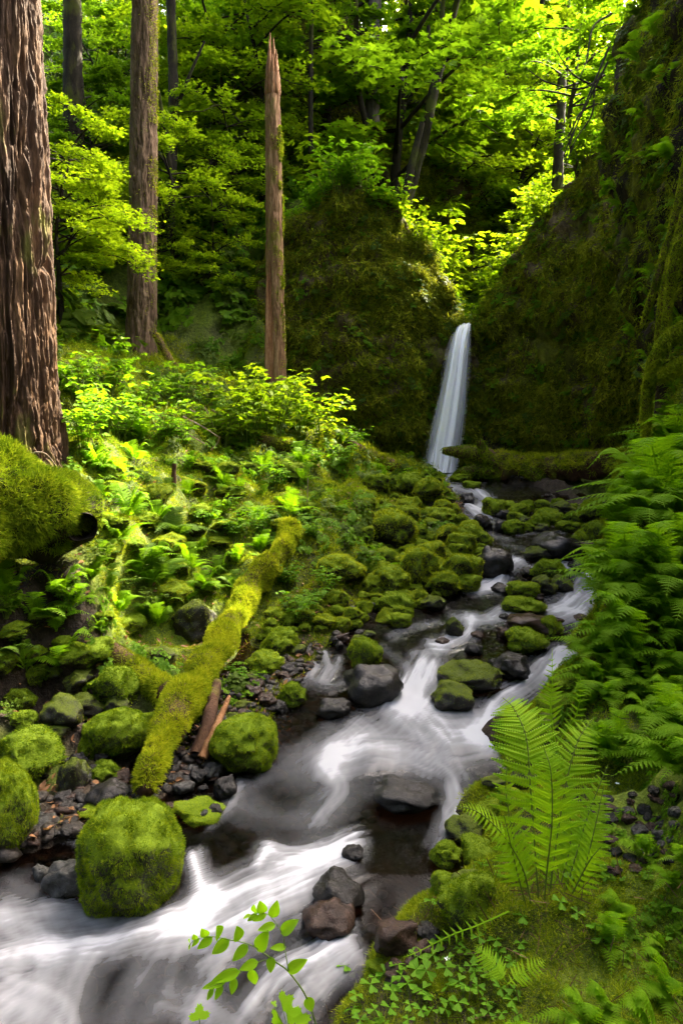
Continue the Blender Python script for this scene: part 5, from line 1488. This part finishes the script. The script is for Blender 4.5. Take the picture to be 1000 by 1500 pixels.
for (x, y), (x2, y2) in (((412, 1470), (430, 1460)), ((408, 1490), (398, 1500)), ((420, 1486), (440, 1480)), ((432, 1496), (455, 1490)), ((400, 1472), (404, 1466))):
    mb = MB(); add_tube(mb, catmull([pb, at((425 + x) / 2, (1520 + y) / 2, 1.95), at(x, y, 1.95)], 8) - pb, .0012, 5); link('stem', mb.mesh('stem', M['stem']), low)
    put_leaf(PALM, low, pb, at(x, y, 1.95), at(x2, y2, 1.96), 1.0, np.array([0, -.7, .7]))

# ---------------------------------------------------------------- wood sorrel on the near bank
def leaflet_mesh():
    V = [(0, 0, 0), (.28, .45, .08), (.46, .78, .05), (.36, .98, 0), (.14, .98, -.02), (0, .82, -.03)]
    V = V + [(-x, y, z) for x, y, z in V[1:5]][::-1]
    n = len(V)
    return make_mesh('leaflet', np.array(V), np.array([[0, k, k+1] for k in range(1, n-1)]), M['sorrel'], False)
LFT = leaflet_mesh()
def stem_mesh():
    mb = MB(); add_tube(mb, catmull([(0, 0, -1.2), (.08, 0, -.6), (0, 0, 0)], 6), .035, 4, cap=False); return mb.mesh('stem', M['stem'])
STM = stem_mesh()
def sorrel(px, py, size, label, group, seed):
    r = np.random.default_rng(seed)
    g = hit(px, py); g[2] += .02 + .03 * r.random()
    s = size * g[1] / F
    o = thing('wood_sorrel', label, 'plant', group, None, tuple(g), (r.normal() * .2 - .0, r.normal() * .2, r.uniform(0, 6.28)), (s, s, s))
    link('stem', STM, o)
    for k in range(3):
        link('leaflet', LFT, o, rot=(-.12 + r.normal() * .1, 0, k * 2.094))
r = np.random.default_rng(17)
k = 0
pts = []
while len(pts) < 60:
    p = (r.uniform(505, 770), r.uniform(1392, 1505))
    if p[1] > 1500 - (p[0] - 480) * .75 - 5 and all((p[0]-q[0])**2 + ((p[1]-q[1])*1.3)**2 > 17**2 for q in pts): pts.append(p)
    k += 1
    if k > 5000: break
for i, p in enumerate(pts): sorrel(p[0], p[1], r.uniform(11, 17), 'three-leaved wood sorrel in the patch on the mossy near bank', 'wood sorrel patch', 400 + i)
for i, p in enumerate(((520, 1440), (505, 1434), (765, 1362), (820, 1340), (845, 1345), (870, 1380), (880, 1390), (975, 1385), (985, 1350), (760, 1290), (835, 1290), (632, 1340))):
    sorrel(*p, r.uniform(12, 18), 'scattered three-leaved sorrel on moss round the tallest fern', 'wood sorrel round the fern', 500 + i)
def flower(px, py, label):
    g = hit(px, py); g[2] += .03
    o = thing('white_flower', label, 'flower', loc=tuple(g))
    mb = MB(); add_tube(mb, [(0, 0, -.05), (0, 0, -.02), (0, 0, 0)], .001, 4); link('stem', mb.mesh('stem', M['stem']), o)
    pm = make_mesh('petal', DIAM[0] * [.9, .014, .014] * [.014, 1, 1] * [1, 1, 1] if False else DIAM[0] * .013 * [1.4, 1, 1], DIAM[1], M['petal'], False)
    for k in range(5): link('petal', pm, o, rot=(.3, 0, k * 1.2566))
flower(655, 1420, 'tiny white flower in the sorrel patch by the water')
flower(903, 1157, 'tiny white flower alone on dark soil right of the tallest fern')

# ---------------------------------------------------------------- mossy hanging root on the near wall
hb = at(985, 560, 6.2)
root = thing('mossy_root', 'thick moss-draped root hanging down the near rock wall above the ferns', 'root', loc=tuple(hb))
def moss_limb(name, pts, rad, seed, n, length=.05):
    P = catmull(pts, 60) - hb
    V, Fq = tube(P, np.interp(np.linspace(0, 1, 60), np.linspace(0, 1, len(rad)), rad), 16, False, .35, seed, 7)
    o = link(name, make_mesh(name, V, Fq, M['wood_rot']), root)
    T3 = np.vstack([Fq[:, [0, 1, 2]], Fq[:, [0, 2, 3]]])
    v2, f2 = blades_on(V, T3, n, np.random.default_rng(seed), length, .14, lambda c, q: np.ones(len(c)), .7, .8)
    link('moss', make_mesh('moss', v2, f2, M['moss_gold'], False), o, kind='stuff')
moss_limb('limb', [at(1015, 205, 5.9), at(998, 290, 5.9), at(975, 370, 5.95), at(955, 430, 6.0), at(940, 475, 6.05)], [.05, .042, .035, .025, .012], 1, 9000)
moss_limb('limb', [at(1010, 290, 5.8), at(985, 370, 5.85), at(970, 440, 5.9), at(960, 510, 5.95)], [.03, .028, .03, .015], 2, 7000)
moss_limb('limb', [at(1030, 330, 5.8), at(1000, 350, 5.8), at(985, 400, 5.8), at(975, 470, 5.85), at(970, 500, 5.85)], [.04, .045, .04, .03, .02], 3, 8000)
moss_limb('limb', [at(1040, 470, 5.7), at(1000, 480, 5.7), at(968, 510, 5.75), at(950, 560, 5.8), at(945, 610, 5.85), at(948, 650, 5.85)], [.05, .055, .05, .045, .035, .015], 4, 12000, .06)
moss_limb('limb', [at(1040, 530, 5.65), at(1000, 535, 5.7), at(965, 550, 5.75)], [.075, .065, .04], 5, 9000, .06)
moss_limb('limb', [at(1020, 640, 5.9), at(985, 655, 6), at(940, 700, 6.2)], [.05, .05, .02], 6, 4000, .05)

# ---------------------------------------------------------------- small dead wood
def stick(name, label, pts, r0, r1, mat, cat='stick', group=None):
    P = catmull(pts, 20)
    V, Fq = tube(P - P[0], np.linspace(r0, r1, 20), 6, False, .25, 3, 20)
    thing(name, label, cat, group, make_mesh(name, V, Fq, M[mat]), tuple(P[0]))
g = hit(255, 712)
stick('stump_post', 'short dark broken stem standing upright in the mossy clearing', [g - [0, 0, .1], g + [0, 0, .10], g + [.01, 0, .22]], .03, .024, 'wood_rot', 'stump')
for (a, b, dy) in (((268, 610), (320, 640), .0), ((278, 600), (330, 630), .1), ((300, 596), (318, 650), -.05), ((310, 600), (345, 628), .1), ((285, 640), (330, 618), -.1), ((255, 628), (300, 650), 0), ((330, 600), (350, 622), .0), ((322, 640), (308, 660), -.1)):
    c = hit((a[0] + b[0]) / 2, (a[1] + b[1]) / 2 + 12)
    stick('dead_stick', 'pale bare stick in the tangle under the leaning mossy branch', [at(*a, c[1] + dy), at((a[0]+b[0])/2 + 3, (a[1]+b[1])/2, c[1] + dy + .05), at(*b, c[1] + dy)], .012, .006, 'wood_grey', 'stick', 'pale sticks under the leaning branch')
for (a, b) in (((290, 650), (330, 665)), ((200, 665), (215, 700)), ((640, 1345), (560, 1405))):
    pass
stick('dead_stick', 'curved pale grass-like stalk bending in front of the massive fir', [at(18, 700, 4.9), at(40, 668, 4.9), at(66, 664, 4.9), at(88, 690, 4.9)], .006, .004, 'wood_grey')
stick('dead_stick', 'thin bare stem standing in the low plants above the stone heap', [at(449, 762, 8.4), at(450, 735, 8.4), at(451, 700, 8.4)], .008, .005, 'wood_grey')
# bare dark branches hanging by the wall corner
bb = at(835, 250, 13.5)
dead = thing('dead_branch', 'tangle of bare dark branches sweeping down in front of the bright leaves', 'branch', loc=tuple(bb))
for pts in ([(895, 60), (870, 120), (845, 180), (825, 240)], [(890, 90), (860, 150), (830, 215), (800, 300)], [(885, 110), (850, 130), (800, 120), (770, 100)], [(880, 150), (850, 165), (830, 200), (800, 215)], [(870, 130), (865, 170), (840, 210), (818, 275)], [(895, 20), (868, 40), (858, 90), (845, 120)], [(880, 130), (840, 110), (812, 72)]):
    P = catmull([at(x, y, 13.5 - .2 * i) for i, (x, y) in enumerate(pts)], 24) - bb
    V, Fq = tube(P, np.linspace(.022, .006, 24), 5, False, .25, 2, 9)
    link('twig', make_mesh('twig', V, Fq, M['bark_dark']), dead)

# ---------------------------------------------------------------- ground cover
def build_cover():
    r = np.random.default_rng(12)
    # sample the banks in proportion to how large they show
    def bank_points(n, side, y0, y1, dmax, power=2.0):
        y = y0 * (y1 / y0) ** (r.random(n) ** (1 / 1.0))
        d = r.random(n) ** 1.2 * dmax * (.35 + .65 * np.clip(y / 10, 0, 1)) - .05
        x = Le(y) - d if side == 'left' else Re(y) + d
        return x, y, d
    def nrm(x, y):
        e = .05
        gx = (ground(x + e, y) - ground(x - e, y)) / (2*e); gy = (ground(x, y + e) - ground(x, y - e)) / (2*e)
        return unit(np.column_stack([-gx, -gy, np.ones_like(x)]))
    # moss
    x, y, d = bank_points(42000, 'left', 2.6, 15, 8)
    k = (fbm(np.column_stack([x, y, 0*x]) * 1.1, 4, 14) + .15 * r.normal(size=len(x)) + .5 * sstep(.0, 1.0, d) * sstep(4.2, 7, y) - .12 * (y < 5) > -.05) & (d > .02)
    x, y = x[k], y[k]
    z = ground(x, y)
    s = (.018 + .0065 * y) * r.uniform(.6, 1.5, len(x))
    scatter('moss', np.column_stack([x, y, z - .005]), nrm(x, y), s, TUFT + TUFT_GOLD, idx=np.where(fbm(np.column_stack([x, y, 0*x]) * .9, 3, 15) > -.05, r.integers(3, 6, len(x)), r.integers(0, 3, len(x))), rng=r)
    x, y, d = bank_points(46000, 'right', 1.3, 9, 2.2)
    d = r.random(len(x))**1.1 * np.where(y < 4, 1.6, 1.5); x = Re(y) + d
    bare = np.exp(-(((x - 1.28) / .28)**2 + ((y - 2.95) / .35)**2)) > .45
    k = (fbm(np.column_stack([x, y, 0*x]) * 1.6, 4, 16) + .2 * r.normal(size=len(x)) > -.28) & ~bare & (d > .0)
    x, y = x[k], y[k]
    scatter('moss', np.column_stack([x, y, ground(x, y) - .005]), nrm(x, y), (.012 + .0065 * y) * r.uniform(.6, 1.5, len(x)), TUFT + TUFT_GOLD, rng=r)
    # low leafy plants
    srcs = []
    for s in range(4):
        st, V, Fc = shrub_arrays(80 + s, 5, .16, OVAL, True, 6)
        mb = MB(); mb.add(V * [1, 1, .6], Fc)
        srcs.append(source('herb', mb.mesh('herb', M['leaf_shrub' if s < 2 else 'leaf_dark'], False)))
    x, y, d = bank_points(8500, 'left', 3.4, 15, 8)
    k = (fbm(np.column_stack([x, y, 0*x]) * .8, 3, 24) > -.02) & (d > .25)
    x, y = x[k], y[k]
    scatter('ground_cover', np.column_stack([x, y, ground(x, y) - .01]), nrm(x, y), (.045 + .016 * y) * r.uniform(.5, 1.4, len(x)), srcs, rng=r)
    n = 1500
    y = 1.5 * (8 / 1.5)**r.random(n); d = r.random(n) * 1.5 + .1; x = Re(y) + d
    k = ((fbm(np.column_stack([x, y, 0*x]) * 1.8, 3, 26) > .0) | (y > 4)) & (np.abs(x - .7) + np.abs(y - 2.45) > .35)
    x, y = x[k], y[k]
    scatter('ground_cover', np.column_stack([x, y, ground(x, y) - .01]), nrm(x, y), (.035 + .016 * y) * r.uniform(.5, 1.2, len(x)), srcs[:2], rng=r)
    # undergrowth of the slope beyond
    n = 9000
    y = r.uniform(11, 40, n); x = r.uniform(-1, 1, n) * (2 + .75 * y)
    k = ((x < -1.6) | (y > 17.5)) & ((x < -4) | (y > 15.5))
    x, y = x[k], y[k]
    scatter('undergrowth', np.column_stack([x, y, ground(x, y) - .05]), nrm(x, y), r.uniform(.35, 1.0, len(x)), srcs, idx=r.choice(4, len(x), p=[.3, .3, .2, .2]), rng=r)
    # grass-like fern tufts
    for S_, sd_ in ((LEFT, 3), (RIGHT, 4), (WALL, 5)):
        rc = np.random.default_rng(sd_)
        P, N = face_points(S_, 700, rc, .1, 1.)
        scatter('cliff_plants', P, unit(N + [0, 0, .8]), rc.uniform(.10, .30, len(P)), srcs[:3], rng=rc)
    # fallen leaves and needles
    lf = source('dead_leaf', make_mesh('dead_leaf', *OVAL, M['litter'], False))
    tg = source('dead_twig', make_mesh('dead_twig', np.array([[-.02, 0, 0], [.02, 0, 0], [.015, 1, .05], [-.015, 1, .05], [0, .5, .05]]), np.array([[0, 1, 2], [0, 2, 3]]), M['twig'], False))
    x, y, d = bank_points(3500, 'left', 3.2, 11, 5)
    N = rand_dirs(r, len(x), .6, 1)
    scatter('fallen_leaves', np.column_stack([x, y, ground(x, y) + .02]), N, r.uniform(.025, .06, len(x)), [lf], rng=r)
    n = 700
    x = .75 + r.normal(size=n) * .28; y = 2.45 + r.normal(size=n) * .25
    scatter('dead_needles', np.column_stack([x, y, ground(x, y) + .015]), unit(np.column_stack([r.normal(size=(n, 2)), .3 + 0*x])), r.uniform(.02, .10, n), [tg], rng=r)
build_cover()
